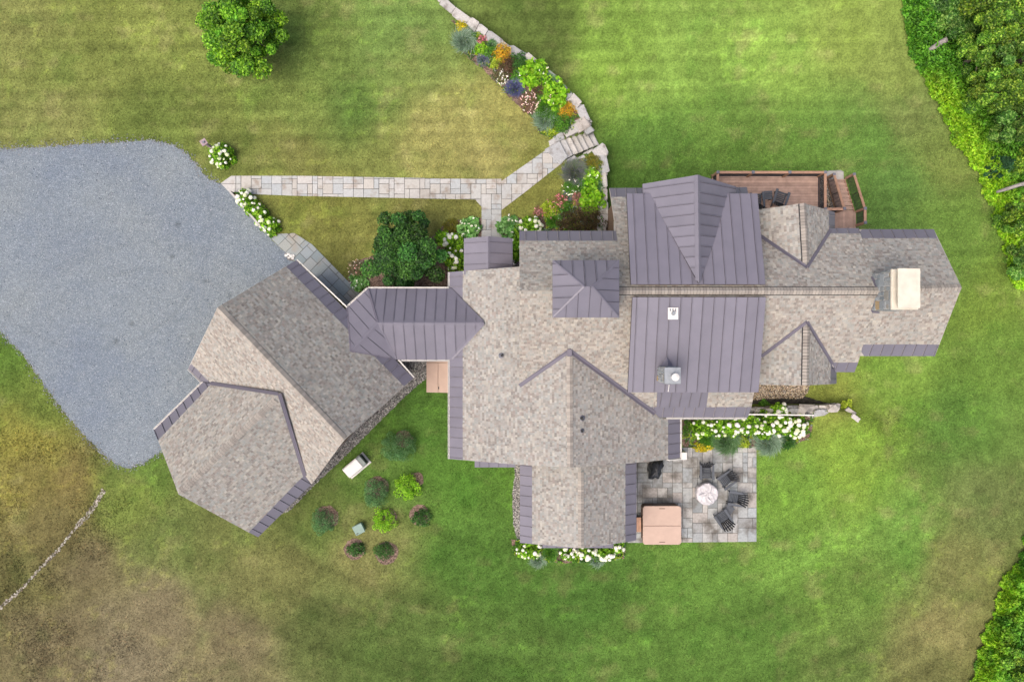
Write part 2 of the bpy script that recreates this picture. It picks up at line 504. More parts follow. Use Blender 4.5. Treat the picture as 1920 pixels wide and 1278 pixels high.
LAWN = [(50, 50, 125, 130, 65), (200, 100, 115, 125, 55), (300, 220, 105, 120, 50), (600, 100, 108, 128, 54), (650, 200, 93, 118, 48),
 (750, 60, 110, 135, 60), (800, 250, 146, 144, 76), (900, 280, 150, 146, 80), (950, 200, 144, 142, 72), (550, 300, 127, 130, 64), (100, 240, 128, 133, 68),
 (700, 300, 122, 130, 60), (420, 240, 112, 124, 54), (600, 400, 118, 122, 50), (800, 395, 122, 124, 56), (1000, 350, 128, 130, 56), (620, 440, 120, 122, 56), (560, 200, 116, 132, 58),
 (350, 60, 122, 134, 58), (250, 30, 126, 136, 60), (100, 140, 118, 128, 58),
 (1000, 60, 92, 110, 45), (1150, 100, 120, 150, 50), (1250, 150, 122, 152, 58), (1450, 120, 130, 160, 60), (1600, 60, 130, 150, 60), (1400, 200, 102, 132, 50), (1150, 40, 112, 140, 50), (1300, 30, 118, 146, 56),
 (1250, 250, 92, 126, 46), (1160, 300, 84, 116, 40), (1650, 250, 96, 130, 50), (1500, 290, 102, 136, 50), (1700, 350, 98, 132, 55), (1800, 450, 104, 134, 50), (1850, 550, 112, 136, 46), (1720, 210, 112, 126, 62), (1660, 100, 124, 140, 62), (1780, 300, 116, 132, 58),
 (1700, 720, 116, 146, 50), (1600, 850, 122, 150, 46), (1800, 800, 92, 126, 46), (1700, 1000, 102, 136, 50), (1850, 950, 106, 120, 60), (1500, 1050, 106, 140, 50), (1850, 680, 102, 132, 46), (1550, 760, 130, 140, 55), (1480, 900, 108, 142, 46),
 (1300, 1100, 96, 130, 46), (1100, 1130, 80, 114, 40), (900, 1050, 82, 115, 40), (850, 900, 88, 126, 40), (600, 1000, 98, 116, 50), (800, 780, 84, 118, 42), (700, 900, 92, 122, 46),
 (600, 1150, 92, 104, 50), (300, 1150, 128, 119, 84), (150, 1050, 117, 109, 72), (50, 900, 126, 120, 58), (40, 820, 142, 138, 56), (60, 740, 104, 120, 46), (20, 680, 90, 118, 40), (120, 900, 122, 112, 60), (100, 1000, 112, 106, 60),
 (400, 1000, 108, 116, 58), (250, 940, 116, 132, 54), (330, 1000, 104, 118, 56), (280, 870, 100, 124, 50), (450, 1200, 120, 112, 76), (100, 1200, 115, 107, 72), (230, 1230, 124, 116, 84), (500, 1080, 116, 118, 64), (40, 1100, 108, 106, 58),
 (700, 1200, 88, 108, 46), (800, 1250, 88, 110, 46), (1000, 1230, 84, 112, 42), (1200, 1220, 86, 116, 42), (1400, 1180, 90, 122, 44), (1600, 1230, 96, 116, 50), (1750, 1180, 132, 128, 74), (1800, 1050, 118, 122, 64), (1600, 1130, 100, 128, 48), (1720, 1260, 110, 112, 60),
 (680, 1040, 122, 122, 66), (560, 1060, 112, 114, 60)]
_LA = np.array(LAWN, float)
GRASS_K = 0.94
def lawn_rgb(u, v):
    u = np.asarray(u, float); v = np.asarray(v, float)
    shp = u.shape; u = u.ravel(); v = v.ravel()
    # bend the sample grid so that patches have uneven outlines
    uw = u + 90 * (fbm(u / 95, v / 95) - 0.5); vw = v + 90 * (fbm(u / 95 + 31, v / 95 + 7) - 0.5)
    uc = np.clip(uw, -20, 1940); vc = np.clip(vw, -20, 1300)
    num = np.zeros((len(u), 3)); den = np.zeros(len(u))
    for a in _LA:
        w = 1.0 / ((uc - a[0]) ** 2 + (vc - a[1]) ** 2 + 38 ** 2) ** 2
        num += w[:, None] * a[2:5]; den += w
    c = num / den[:, None]
    c = np.clip(np.array([107., 124., 53.]) + 1.14 * (c - np.array([107., 124., 53.])), 20, 220) / 255
    c = np.where(c <= 0.04045, c / 12.92, ((c + 0.055) / 1.055) ** 2.4)
    # patches: dry straw, lush dark, light clover
    n1 = fbm(u / 55, v / 48, 5) ; n2 = fbm(u / 34 + 50, v / 30 + 11, 4); n3 = fbm(u / 150 + 5, v / 16, 3); n4 = fbm(u / 13 + 3, v / 13, 3)
    c = c * (1 + 0.34 * (n1 - 0.5))[:, None]
    dry = sstep(0.56, 0.78, n2)[:, None] * 0.30
    c = c * (1 - dry) + dry * (np.array([0.30, 0.265, 0.10]) * (c.sum(1, keepdims=True) / 0.40))
    lush = sstep(0.56, 0.76, fbm(u / 42 + 90, v / 36 + 70, 4))[:, None] * 0.42
    c = c * (1 - lush) + lush * c * np.array([0.66, 0.86, 0.62])
    c = c * (1 + 0.55 * (n4 - 0.5))[:, None]
    n5 = fbm(u / 5.5 + 13, v / 5.5 + 29, 3)
    c = c * (1 + 0.60 * (n5 - 0.5))[:, None]
    # clover and weeds: small light green specks in loose colonies
    cl = sstep(0.55, 0.70, fbm(u / 70 + 21, v / 60 + 44, 3)) * sstep(0.52, 0.66, fbm(u / 8 + 5, v / 8 + 61, 3))
    c = c * (1 + cl[:, None] * np.array([0.28, 0.34, 0.05]))
    # mowing passes: straight in the northern lawns, curved round the house in the south
    north = 1 - sstep(520, 700, v)
    wv = v + 7 * (fbm(u / 420, v / 90 + 3) - 0.5) + 0.012 * (u - 960)
    st = (fbm(u / 260 + 5, wv / 9, 3) - 0.5) * 0.36 + 0.075 * np.sin(wv / 4.6) * (0.4 + fbm(u / 200 + 8, v / 200))
    c = c * (1 + north * st)[:, None]
    rad = np.hypot((u - 1050) * 0.72, v - 560)
    ring = fbm(rad / 17, np.arctan2(v - 560, u - 1050) * 2.2 + 4, 3) - 0.5
    south = sstep(860, 1000, v) * sstep(380, 520, u)
    c = c * (1 + south * 0.6 * ring)[:, None]
    lum = (c * np.array([0.3, 0.6, 0.1])).sum(1, keepdims=True)
    c = (c * 0.90 + lum * 0.10) * np.array([0.95, 1.0, 1.0])
    return (np.clip(c, 0.004, 0.9) * GRASS_K).reshape(shp + (3,))

def axis(lo, hi, step, far):
    inner = np.arange(lo, hi + 1e-6, step)
    out = [hi + step * (1.35 ** k) * 3 for k in range(1, 40)]
    out = [x for x in out if x < far] + [far]
    neg = [lo - (x - hi) for x in out][::-1]
    return np.concatenate([neg, inner, out])
gx = axis(-31, 31, 0.17, 900); gy = axis(-21, 21, 0.17, 900)
XX, YY = np.meshgrid(gx, gy)
UU = CX + XX * FOC / CAM_H; VV = CY - YY * FOC / CAM_H
ZZ = -drop(UU, VV)
far = np.maximum(np.maximum(abs(XX) - 32, 0), np.maximum(abs(YY) - 22, 0))
ZZ = ZZ + sstep(5, 60, far) * (fbm(XX / 60 + 200, YY / 60 + 200, 3) - 0.5) * 5
inb = far < 8
CC = np.zeros(XX.shape + (3,)); CC[:] = lin(100, 118, 52) * GRASS_K
CC[inb] = lawn_rgb(UU[inb], VV[inb]) * 0.92
nx, ny = len(gx), len(gy)
idx = np.arange(nx * ny).reshape(ny, nx)
a, b, c, d = idx[:-1, :-1].ravel(), idx[:-1, 1:].ravel(), idx[1:, 1:].ravel(), idx[1:, :-1].ravel()
T = np.concatenate([np.stack([a, b, c], 1), np.stack([a, c, d], 1)])
V = np.stack([XX.ravel(), YY.ravel(), ZZ.ravel()], 1)
me = np_mesh('ground', V, T, CC.reshape(-1, 3), M['ground'])
me.polygons.foreach_set('use_smooth', [True] * len(me.polygons))
tag(place('ground', me), kind='structure')

# ------------------------------------------------------------------ flat sheets laid on the ground
KEEP_OUT = []           # picture polygons where no grass grows
def ragged(poly, step=6, amp=2.0, seed=0):
    """break a picture polygon's outline into short uneven pieces"""
    r = random.Random(seed); out = []
    for i in range(len(poly)):
        (x0, y0), (x1, y1) = poly[i], poly[(i + 1) % len(poly)]
        L = math.hypot(x1 - x0, y1 - y0); n = max(1, int(L / step))
        for k in range(n):
            t = k / n
            nxv, nyv = -(y1 - y0) / L, (x1 - x0) / L
            e = (r.random() + r.random() - 1) * amp if amp else 0
            out.append((x0 + (x1 - x0) * t + nxv * e, y0 + (y1 - y0) * t + nyv * e))
    return out

def sheet(name, poly, z0, thick, mat, parent=None, kind='structure', colf=None, rag=None):
    q = ragged(poly, *rag) if rag else poly
    pts = [P(u, v, z0) for u, v in q]
    tris = tessellate_polygon([pts])
    mb = MB()
    mb.v = [tuple(p) for p in pts] + [(p.x, p.y, p.z - thick) for p in pts]
    n = len(pts)
    for t in tris:
        A, B_, C_ = [pts[i] for i in t]
        if (B_ - A).cross(C_ - A).z < 0: t = (t[0], t[2], t[1])
        mb.f.append(tuple(t)); mb.c.append((1, 1, 1))
    ccw = area2([(p.x, p.y) for p in pts]) > 0
    for i in range(n):
        j = (i + 1) % n
        mb.f.append((i, n + i, n + j, j) if ccw else (j, n + j, n + i, i)); mb.c.append((1, 1, 1))
    o = mb.build(name, mat, parent, colour=True)
    return tag(o, kind=kind) if parent is None else o

DRIVE = [(-900, 330), (-300, 292), (0, 280), (120, 273), (200, 268), (283, 263), (325, 272), (352, 290), (372, 315), (392, 335), (414, 344), (433, 362), (470, 403), (497, 434), (512, 452), (548, 488), (600, 560), (560, 700), (420, 800), (310, 838), (296, 850), (262, 870), (240, 877), (215, 868), (190, 850), (160, 818), (128, 782), (100, 745), (45, 665), (0, 622), (-120, 560), (-400, 500), (-900, 480)]
# the drive: a fine grid clipped to the outline, so that damp patches and tyre marks are in the stone's colour
def drive_sheet():
    q = ragged(DRIVE, 5, 3.2, 3)
    pts = [P(u, v, 0.014) for u, v in q]
    tris = tessellate_polygon([pts])
    bm = bmesh.new()
    vs_ = [bm.verts.new(p) for p in pts]
    for t in tris:
        try: bm.faces.new([vs_[i] for i in t])
        except ValueError: pass
    for k in range(-31, 1):
        g = bm.verts[:] + bm.edges[:] + bm.faces[:]
        bmesh.ops.bisect_plane(bm, geom=g, plane_co=(k * 0.9 - 0.3, 0, 0), plane_no=(1, 0, 0))
    for k in range(-10, 16):
        g = bm.verts[:] + bm.edges[:] + bm.faces[:]
        bmesh.ops.bisect_plane(bm, geom=g, plane_co=(0, k * 0.9, 0), plane_no=(0, 1, 0))
    bmesh.ops.recalc_face_normals(bm, faces=bm.faces[:])
    for f in bm.faces:
        if f.normal.z < 0: f.normal_flip()
    me = bpy.data.meshes.new('gravel_drive'); bm.to_mesh(me); bm.free()
    co = np.array([v.co[:] for v in me.vertices])
    u = CX + co[:, 0] * FOC / CAM_H; v = CY - co[:, 1] * FOC / CAM_H
    t = fbm(u / 120, v / 120, 3) - 0.5
    col = np.stack([1 + 0.16 * t, 1 + 0.10 * t, 1 - 0.02 * t], 1)
    at = me.color_attributes.new('Col', 'FLOAT_COLOR', 'POINT')
    at.data.foreach_set('color', np.concatenate([col, np.ones((len(u), 1))], 1).ravel())
    me.materials.append(M['gravel'])
    return tag(place('gravel_drive', me), kind='structure')
drive_sheet()
KEEP_OUT.append(DRIVE)

# mulch beds
BEDS = {
 'wall_bed': [(846, 38), (858, 48), (853, 72), (864, 94), (882, 112), (906, 131), (930, 156), (955, 183), (985, 209), (1003, 226), (1010, 250), (1030, 258), (1048, 262), (1075, 245), (1092, 225), (1062, 185), (1030, 150), (990, 118), (945, 93), (905, 65), (868, 42)],
 'lower_bed': [(1052, 312), (1072, 300), (1100, 296), (1128, 300), (1130, 345), (1130, 432), (962, 434), (966, 414), (996, 410), (1020, 394), (1048, 372), (1060, 352), (1058, 330)],
 'porch_bed': [(650, 548), (652, 520), (668, 490), (700, 478), (760, 470), (815, 440), (835, 418), (870, 410), (903, 408), (903, 447), (872, 447), (872, 508), (844, 510), (844, 548)],
 'step_bed': [(939, 412), (975, 408), (976, 505), (960, 505), (960, 447), (939, 447)],
 'drive_bed': [(434, 360), (468, 362), (496, 386), (521, 430), (508, 447), (480, 412)],
 'patio_bed': [(1272, 780), (1404, 780), (1412, 772), (1526, 776), (1520, 822), (1475, 838), (1418, 842), (1380, 836), (1340, 842), (1280, 836)],
 'south_bed': [(958, 1010), (1174, 1012), (1170, 1046), (1128, 1053), (1050, 1055), (985, 1048), (962, 1038)],
}
for k, poly in BEDS.items():
    sheet(k, poly, 0.022, 0.06, M['mulch'], rag=(5, 1.6, 5)); KEEP_OUT.append(poly)

# pebble strips (base sheets; the stones themselves come later)
PEB = {
 'garage': [(748, 676), (800, 676), (800, 708), (760, 742), (705, 796), (650, 852), (590, 908), (545, 955), (528, 964), (523, 958), (560, 925), (582, 902), (642, 825), (705, 765), (768, 716)],
 'annex': [(966, 868), (980, 868), (982, 1014), (970, 1012), (963, 985), (961, 930), (964, 900)],
 'walkout': [(1400, 712), (1520, 712), (1514, 735), (1504, 747), (1470, 746), (1396, 750)],
 'under_stairs': [(1528, 325), (1556, 322), (1584, 345), (1598, 432), (1528, 435)],
 'porch': [(959, 470), (978, 470), (978, 506), (959, 506)],
 'path_end': [(533, 474), (552, 476), (556, 490), (540, 486)],
}
M['pebbase'] = simple('pebble_bed', (0.17, 0.16, 0.15), 0.95, 0.4, 22)
for k, poly in PEB.items():
    zb = gz(*np.mean(poly, 0))
    if k == 'walkout': zb = -1.07
    sheet('pebble_strip', poly, zb + 0.018, 0.05, M['pebbase'], rag=(5, 2.0, 8)); KEEP_OUT.append(poly)

sheet('shaded_soil_strip', [(1392, 742), (1470, 740), (1512, 744), (1560, 758), (1600, 762), (1560, 766), (1392, 770)], -1.045, 0.05, M['darksoil'], rag=(5, 2.0, 4))  # dark soil below the wall, its shadow put into the colour too
# ------------------------------------------------------------------ paving: every slab its own piece
def ashlar(w, h, unit, rnd, sizes):
    """fill a w x h field of unit cells with rectangles"""
    nx_, ny_ = int(math.ceil(w / unit)), int(math.ceil(h / unit))
    occ = [[False] * nx_ for _ in range(ny_)]
    out = []
    for j in range(ny_):
        for i in range(nx_):
            if occ[j][i]: continue
            ops = sizes[:]; rnd.shuffle(ops)
            for (a_, b_) in ops + [(1, 1)]:
                if i + a_ <= nx_ and j + b_ <= ny_ and all(not occ[j + y][i + x] for y in range(b_) for x in range(a_)):
                    for y in range(b_):
                        for x in range(a_): occ[j + y][i + x] = True
                    out.append((i * unit, j * unit, a_ * unit, b_ * unit)); break
    return out

SIZES = [(1, 2), (2, 1), (2, 2), (2, 3), (3, 2), (2, 1), (2, 2), (3, 2), (2, 3), (2, 2)]
def paving(name, pieces_px, ang, unit, mat, seed, gap=0.012, z0=0.008, top=0.04):
    """pieces_px: convex picture polygons that together make the area"""
    rnd = random.Random(seed)
    conv = [[(p.x, p.y) for p in (P(u, v, 0) for u, v in q)] for q in pieces_px]
    base = MB()
    for k, q in enumerate(conv):
        base.prism([(x, y, z0 + 0.0006 * k) for x, y in q], (0, 0, -0.05))
    root = base.build(name, M['joint'])
    tag(root, kind='structure')
    ca, sa = math.cos(ang), math.sin(ang)
    rot = lambda p: (p[0] * ca + p[1] * sa, -p[0] * sa + p[1] * ca)
    unr = lambda p: (p[0] * ca - p[1] * sa, p[0] * sa + p[1] * ca)
    cr = [[rot(p) for p in q] for q in conv]
    xs = [p[0] for q in cr for p in q]; ys = [p[1] for q in cr for p in q]
    x0, y0 = min(xs), min(ys)
    for (x, y, w, h) in ashlar(max(xs) - x0, max(ys) - y0, unit, rnd, SIZES):
        g = gap * rnd.uniform(0.7, 1.5)
        rect = [(x0 + x + g, y0 + y + g), (x0 + x + w - g, y0 + y + g), (x0 + x + w - g, y0 + y + h - g), (x0 + x + g, y0 + y + h - g)]
        rect = [(px + rnd.uniform(-.004, .004), py + rnd.uniform(-.004, .004)) for px, py in rect]
        mb = MB(); ar = 0
        zt = top + rnd.uniform(-0.006, 0.006)
        for q in cr:
            c_ = clip_convex(rect, q)
            if len(c_) >= 3 and abs(area2(c_)) > 0.0008:
                ar += abs(area2(c_))
                mb.prism([(*unr(p), zt) for p in c_], (0, 0, -0.06))
        if ar > 0.01: mb.build('paver', mat, root)
    for q in pieces_px: KEEP_OUT.append(q)
    return root

paving('front_walk', [[(414, 344), (434, 330), (560, 330), (560, 367.5), (440, 363), (430, 360)], [(560, 330), (903, 336), (903, 374.5), (560, 367.5)],
                      [(903, 336), (940, 335.5), (940, 450), (903, 450)], [(940, 340), (1030, 277), (1055, 305), (985, 360), (940, 394)], [(891, 374), (903, 374.2), (903, 388)]], 0.0, 0.29, M['paver'], 4)
paving('side_walk', [[(508, 447), (523, 438.5), (552, 437), (585, 458), (678, 553), (654, 580), (545, 482)]], math.radians(-45), 0.29, M['bluepath'], 9)
paving('patio', [[(1176, 838), (1418, 838), (1418, 1014.5), (1176, 1017)]], 0.0, 0.285, M['patio'], 21)

# ------------------------------------------------------------------ stones, walls, steps
def stone(name, c, d, ax, parent, mat, seed, jit=0.2, bev=0.16):
    """an uneven bevelled block"""
    r = random.Random(seed)
    bm = bmesh.new()
    bmesh.ops.create_cube(bm, size=1.0)
    bmesh.ops.bevel(bm, geom=bm.edges[:], offset=bev * 0.5, segments=1, affect='EDGES')
    c = Vector(c)
    for v in bm.verts:
        v.co += Vector((r.uniform(-jit, jit), r.uniform(-jit, jit), r.uniform(-jit, jit) * 0.5)) * 0.5
        v.co = ax[0] * v.co.x * d[0] + ax[1] * v.co.y * d[1] + ax[2] * v.co.z * d[2]
    me = bpy.data.meshes.new(name); bm.to_mesh(me); bm.free()
    me.materials.append(mat)
    return place(name, me, parent, c)

def polyline(pts):
    L = [0]
    for a_, b_ in zip(pts, pts[1:]): L.append(L[-1] + (b_ - a_).length)
    def at(s):
        s = min(max(s, 0), L[-1])
        for k in range(len(pts) - 1):
            if s <= L[k + 1] + 1e-9:
                t = (s - L[k]) / max(1e-9, L[k + 1] - L[k])
                return pts[k].lerp(pts[k + 1], t), (pts[k + 1] - pts[k]).normalized()
        return pts[-1], (pts[-1] - pts[-2]).normalized()
    return at, L[-1]

def stone_wall(name, px, top, lowf, width, seed, label, lmin=0.5, lmax=1.05, rough=0.0):
    r = random.Random(seed)
    pts = [P(u, v, top) for u, v in px]
    at, L = polyline(pts)
    mid, _ = at(L / 2)
    root = empty(name, (mid.x, mid.y, 0), label, 'wall')
    UPv = Vector((0, 0, 1))
    # cap course
    s = 0; k = 0
    while s < L - 0.15:
        ln = min(r.uniform(lmin, lmax), L - s)
        p, t = at(s + ln / 2)
        sd = t.cross(UPv)
        w = width * r.uniform(0.85 - rough, 1.15)
        th = r.uniform(0.15, 0.22)
        stone('capstone', (p.x + sd.x * r.uniform(-.04 - rough * .4, .04 + rough * .4), p.y + sd.y * r.uniform(-.04 - rough * .4, .04 + rough * .4), top - th / 2 + r.uniform(-.03, .03)), (ln * 0.955, w, th), (t, sd, UPv), root, M['stone'], seed * 100 + k, 0.2 + rough, 0.16 + rough * .4)
        s += ln; k += 1
    # face courses below
    zt = top - 0.17
    while zt > -1.25:
        hgt = r.uniform(0.16, 0.26)
        s = r.uniform(-0.3, 0)
        while s < L - 0.1:
            ln = r.uniform(0.3, 0.7)
            p, t = at(s + ln / 2)
            if zt > lowf(p) - 0.1:
                sd = t.cross(UPv)
                stone('stone', (p.x, p.y, zt - hgt / 2), (ln * 0.97, width * r.uniform(0.86, 0.98), hgt * 0.95), (t, sd, UPv), root, M['stone'], seed * 100 + k)
            s += ln; k += 1
        zt -= hgt
    return root
lowz = lambda p: -0.4 - 0.65 * float(sstep(-100, 230, CY - p.y * FOC / CAM_H))
stone_wall('retaining_wall', [(u + 2, v) for u, v in WALL[:-1]] + [(1100, 226)], 0.10, lowz, 0.56, 1, 'long curved dry-stone retaining wall along the flower bed at the top of the picture')
stone_wall('retaining_wall', [(1124, 290), (1129, 310), (1130, 345), (1130, 400), (1128, 434)], 0.10, lambda p: -1.1, 0.56, 2, 'short straight dry-stone retaining wall between the stone steps and the house')
stone_wall('garden_wall', [(1398, 773), (1440, 772), (1480, 769), (1515, 771), (1545, 768), (1572, 766)], 0.04, lambda p: -1.1 if p.x < 17.8 else -0.6, 0.5, 3, 'rough boulder wall at the back of the hydrangea bed by the patio', 0.4, 0.95, 0.28)

# steps
st = empty('stone_steps', G(1085, 268), 'flight of pale stone slab steps through the curved retaining wall', 'steps')
lerp2 = lambda a_, b_, t: (a_[0] + (b_[0] - a_[0]) * t, a_[1] + (b_[1] - a_[1]) * t)
mb = MB()
q = [P(*p, 0.06) for p in ((1021, 280), (1049, 264), (1065, 294), (1050, 309))]
mb.prism(q, (0, 0, -0.2)); mb.build('landing_slab', M['stone'], st, bevel=0.02)
for i in range(6):
    z = -0.10 - 0.165 * i
    a0, b0 = lerp2((1049, 264), (1107, 241), i / 6), lerp2((1064, 295), (1123, 271), i / 6)
    a1, b1 = lerp2((1049, 264), (1107, 241), (i + 1.12) / 6), lerp2((1064, 295), (1123, 271), (i + 1.12) / 6)
    mb = MB()
    q = [P(u, v, z) for u, v in (a0, a1, b1, b0)]
    q = [p + Vector((random.uniform(-.03, .03), random.uniform(-.03, .03), random.uniform(-.012, .012))) for p in q]
    mb.prism(q, (0, 0, -0.45)); mb.build('step', M['stone'], st, bevel=0.025)
k = 0
for (u, v, du, dv, z) in [(1073, 243, 30, 18, 0.12), (1091, 232, 26, 24, 0.14), (1048, 257, 22, 13, 0.10), (1036, 266, 14, 10, 0.08), (1104, 243, 16, 14, 0.05),
                          (1074, 302, 20, 14, 0.10), (1090, 299, 20, 13, 0.02), (1106, 290, 22, 16, -0.1), (1126, 284, 24, 22, 0.12)]:
    p = P(u, v, z); s_ = (CAM_H - z) / FOC
    ang = math.radians(28)
    ax = (Vector((math.cos(ang), math.sin(ang), 0)), Vector((-math.sin(ang), math.cos(ang), 0)), Vector((0, 0, 1)))
    hgt = 0.5
    stone('side_boulder', (p.x, p.y, z - hgt / 2), (du * s_, dv * s_, hgt), ax, st, M['stone'], 900 + k); k += 1
# loose flat stones at the east end of the boulder wall
for k, (u, v, r_, lab) in enumerate([(1594, 771, 9, 'pale flat stone lying in the lawn just below the far tip of the boulder wall'), (1604, 783, 8, 'smaller pale flat stone at the far tip of the boulder wall, lowest one')]):
    o = stone('flat_stone', G(u, v, 0.03), (r_ * 2 / 33, r_ / 33, 0.12), (Vector((0.8, -0.6, 0)), Vector((0.6, 0.8, 0)), Vector((0, 0, 1))), None, M['stone'], 950 + k)
    tag(o, lab, 'stone', 'flat stones by the boulder wall')
o = stone('flagstone', P(1566, 330, -1.03), (0.95, 0.6, 0.1), (Vector((1, 0, 0)), Vector((0, 1, 0)), Vector((0, 0, 1))), None, M['paver'], 960, 0.18, 0.25)
tag(o, 'blue-grey flagstone on the lawn at the foot of the deck stairs', 'flagstone')
KEEP_OUT += [[(1020, 280), (1049, 262), (1108, 240), (1126, 270), (1065, 296), (1050, 310)], [(1550, 322), (1582, 322), (1582, 338), (1550, 338)]]

# ------------------------------------------------------------------ roofs
class Plane:
    """roof plane below a ridge or top line (picture points at height z), falling towards 'side'"""
    def __init__(s, a, b, z, side, pitch):
        A = P(a[0], a[1], z); B_ = P(b[0], b[1], z)
        e = (B_ - A); e.z = 0; e.normalize()
        dn = Vector((-e.y, e.x, 0))
        S = P(side[0], side[1], z)
        if dn.dot(S - A) < 0: dn = -dn
        s.A = A; s.e = e; s.dn = dn; s.pitch = pitch
        s.down = Vector((dn.x, dn.y, -pitch)).normalized()
        s.n = e.cross(s.down)
        if s.n.z < 0: s.n = -s.n
    def z_at(s, x, y): return s.A.z - s.pitch * ((Vector((x, y, 0)) - Vector((s.A.x, s.A.y, 0))).dot(s.dn))
    def on(s, u, v, lift=0.0):
        """where the line of sight through picture point u,v meets the plane"""
        d = P(u, v, 0) - Vector((0, 0, CAM_H)); o = Vector((0, 0, CAM_H))
        t = (s.A - o).dot(s.n) / d.dot(s.n)
        return o + d * t + s.n * lift
    def xy(s, p): d = p - s.A; return (d.dot(s.e), -d.dot(s.down))      # along the eave, up the slope
    def pt(s, x, y, h=0.0): return s.A + s.e * x - s.down * y + s.n * h

SH_PAL = [lin(*c) for c in [(182, 178, 172), (176, 173, 168), (190, 185, 178), (168, 163, 157), (176, 168, 161), (168, 154, 147), (156, 146, 139), (175, 176, 172), (167, 168, 164), (196, 189, 178), (150, 143, 138), (180, 172, 164), (186, 179, 169)]]
SH_K = 0.75
SH_MEAN = sum(SH_PAL) / len(SH_PAL) * np.array([0.985, 1.0, 1.0])
def shingles(parent, pl, poly_px, seed, expo=0.122, tone=(1, 1, 1)):
    r = random.Random(seed)
    poly = [pl.xy(pl.on(u, v)) for u, v in poly_px]
    tris = [[poly[i] for i in t] for t in tessellate_polygon([[Vector((x, y, 0)) for x, y in poly]])]
    xs = [p[0] for p in poly]; ys = [p[1] for p in poly]
    mb = MB()
    y = min(ys)
    rows = []
    while y < max(ys):
        x = min(xs) - r.uniform(0, 0.3)
        cells = []
        while x < max(xs):
            w = r.choice([0.085, 0.10, 0.115, 0.13, 0.15, 0.175])
            cells.append((x, x + w)); x += w
        rows.append((y, cells)); y += expo
    Q = [(x0, x1, yy) for yy, cells in rows for x0, x1 in cells]
    X0 = np.array([q[0] for q in Q]); X1 = np.array([q[1] for q in Q]); Y0 = np.array([q[2] for q in Q]); Y1 = Y0 + expo
    inn = [pip(a_, b_, poly) for a_, b_ in ((X0, Y0), (X1, Y0), (X1, Y1), (X0, Y1))]
    allin = inn[0] & inn[1] & inn[2] & inn[3]
    rowrun = None; prev = None
    for k, (x0, x1, yy) in enumerate(Q):
        # tones come in short runs along a course
        base = r.choice(SH_PAL) * 0.82 + SH_MEAN * 0.18
        if prev is not None and r.random() < 0.06: base = prev
        prev = base
        f = r.uniform(0.88, 1.09)
        col = tuple((base * 0.9 + base.mean() * 0.1) * f * SH_K * np.array(tone) * np.array([0.965, 1.0, 1.01]))
        lo = r.choice([0.016, 0.020, 0.030, 0.034]); hi = 0.006
        hgt = lambda yv: lo + (hi - lo) * (yv - yy) / expo
        rect = [(x0 + 0.003, yy), (x1 - 0.003, yy), (x1 - 0.003, yy + expo), (x0 + 0.003, yy + expo)]
        if allin[k]:
            top = [pl.pt(px, py, hgt(py)) for px, py in rect]
            if (top[1] - top[0]).cross(top[2] - top[0]).dot(pl.n) < 0: top.reverse(); fl = True
            mb.face(top, col)
            a_, b_ = pl.pt(x0 + .003, yy, lo), pl.pt(x1 - .003, yy, lo)
            a2, b2 = pl.pt(x0 + .003, yy, -0.01), pl.pt(x1 - .003, yy, -0.01)
            mb.face([a2, b2, b_, a_], tuple(np.array(col) * 0.9))
        else:
            for t in tris:
                if max(p[0] for p in t) < x0 or min(p[0] for p in t) > x1 or max(p[1] for p in t) < yy or min(p[1] for p in t) > yy + expo: continue
                c_ = clip_convex(rect, t)
                if len(c_) >= 3:
                    top = [pl.pt(px, py, hgt(py)) for px, py in c_]
                    nn = Vector((0, 0, 0))
                    for i in range(len(top)): nn += (top[i] - top[0]).cross(top[(i + 1) % len(top)] - top[0])
                    if nn.dot(pl.n) < 0: top.reverse()
                    mb.face(top, col)
    o = mb.build('shingles', M['shingle'], parent, colour=True)
    o['kind'] = 'stuff'
    return o

def slab(name, parent, pl, hull_px, thick=0.2, mat=None):
    pts = [pl.on(u, v) for u, v in hull_px]
    mb = MB()
    n = len(pts)
    low = [p - Vector((0, 0, thick)) for p in pts]
    mb.v = [tuple(p) for p in pts] + [tuple(p) for p in low]
    for t in tessellate_polygon([pts]):
        A, B_, C_ = [pts[i] for i in t]
        if (B_ - A).cross(C_ - A).z < 0: t = (t[0], t[2], t[1])
        mb.f.append(tuple(t)); mb.f.append((n + t[0], n + t[2], n + t[1])); mb.c += [(1, 1, 1)] * 2
    ccw = area2([(p.x, p.y) for p in pts]) > 0
    for i in range(n):
        j = (i + 1) % n
        mb.f.append((i, n + i, n + j, j) if ccw else (j, n + j, n + i, i)); mb.c.append((1, 1, 1))
    return mb.build(name, mat or M['fascia'], parent)

def panels(parent, pl, poly_px, width=0.5, off=None, lift=0.012, rib=0.042, mat=None, gap=0.015, name='metal_panel', direction=None):
    """standing-seam pans, each its own piece with a raised seam along one edge"""
    poly = [pl.xy(pl.on(u, v)) for u, v in poly_px]
    xs = [p[0] for p in poly]
    x = min(xs) + (off if off is not None else -width * 0.5)
    while x < max(xs):
        c_ = clip_half(clip_half(poly, -1, 0, -(x + gap / 2)), 1, 0, x + width - gap / 2)
        if len(c_) >= 3 and abs(area2(c_)) > 0.004:
            mb = MB()
            mb.prism([pl.pt(px, py, lift) for px, py in c_], pl.n * -0.012)
            # seam on the low-x edge
            ys_ = [py for px, py in c_ if px < x + gap / 2 + 0.002]
            if len(ys_) >= 2 and max(ys_) - min(ys_) > 0.08:
                y0, y1 = min(ys_) + 0.01, max(ys_) - 0.01
                xr = x + gap / 2 + 0.012
                mb.bar(pl.pt(xr, y0, lift + rib / 2), pl.pt(xr, y1, lift + rib / 2), 0.022, rib, pl.n)
            mb.build(name, mat or M['metal'], parent)
        x += width

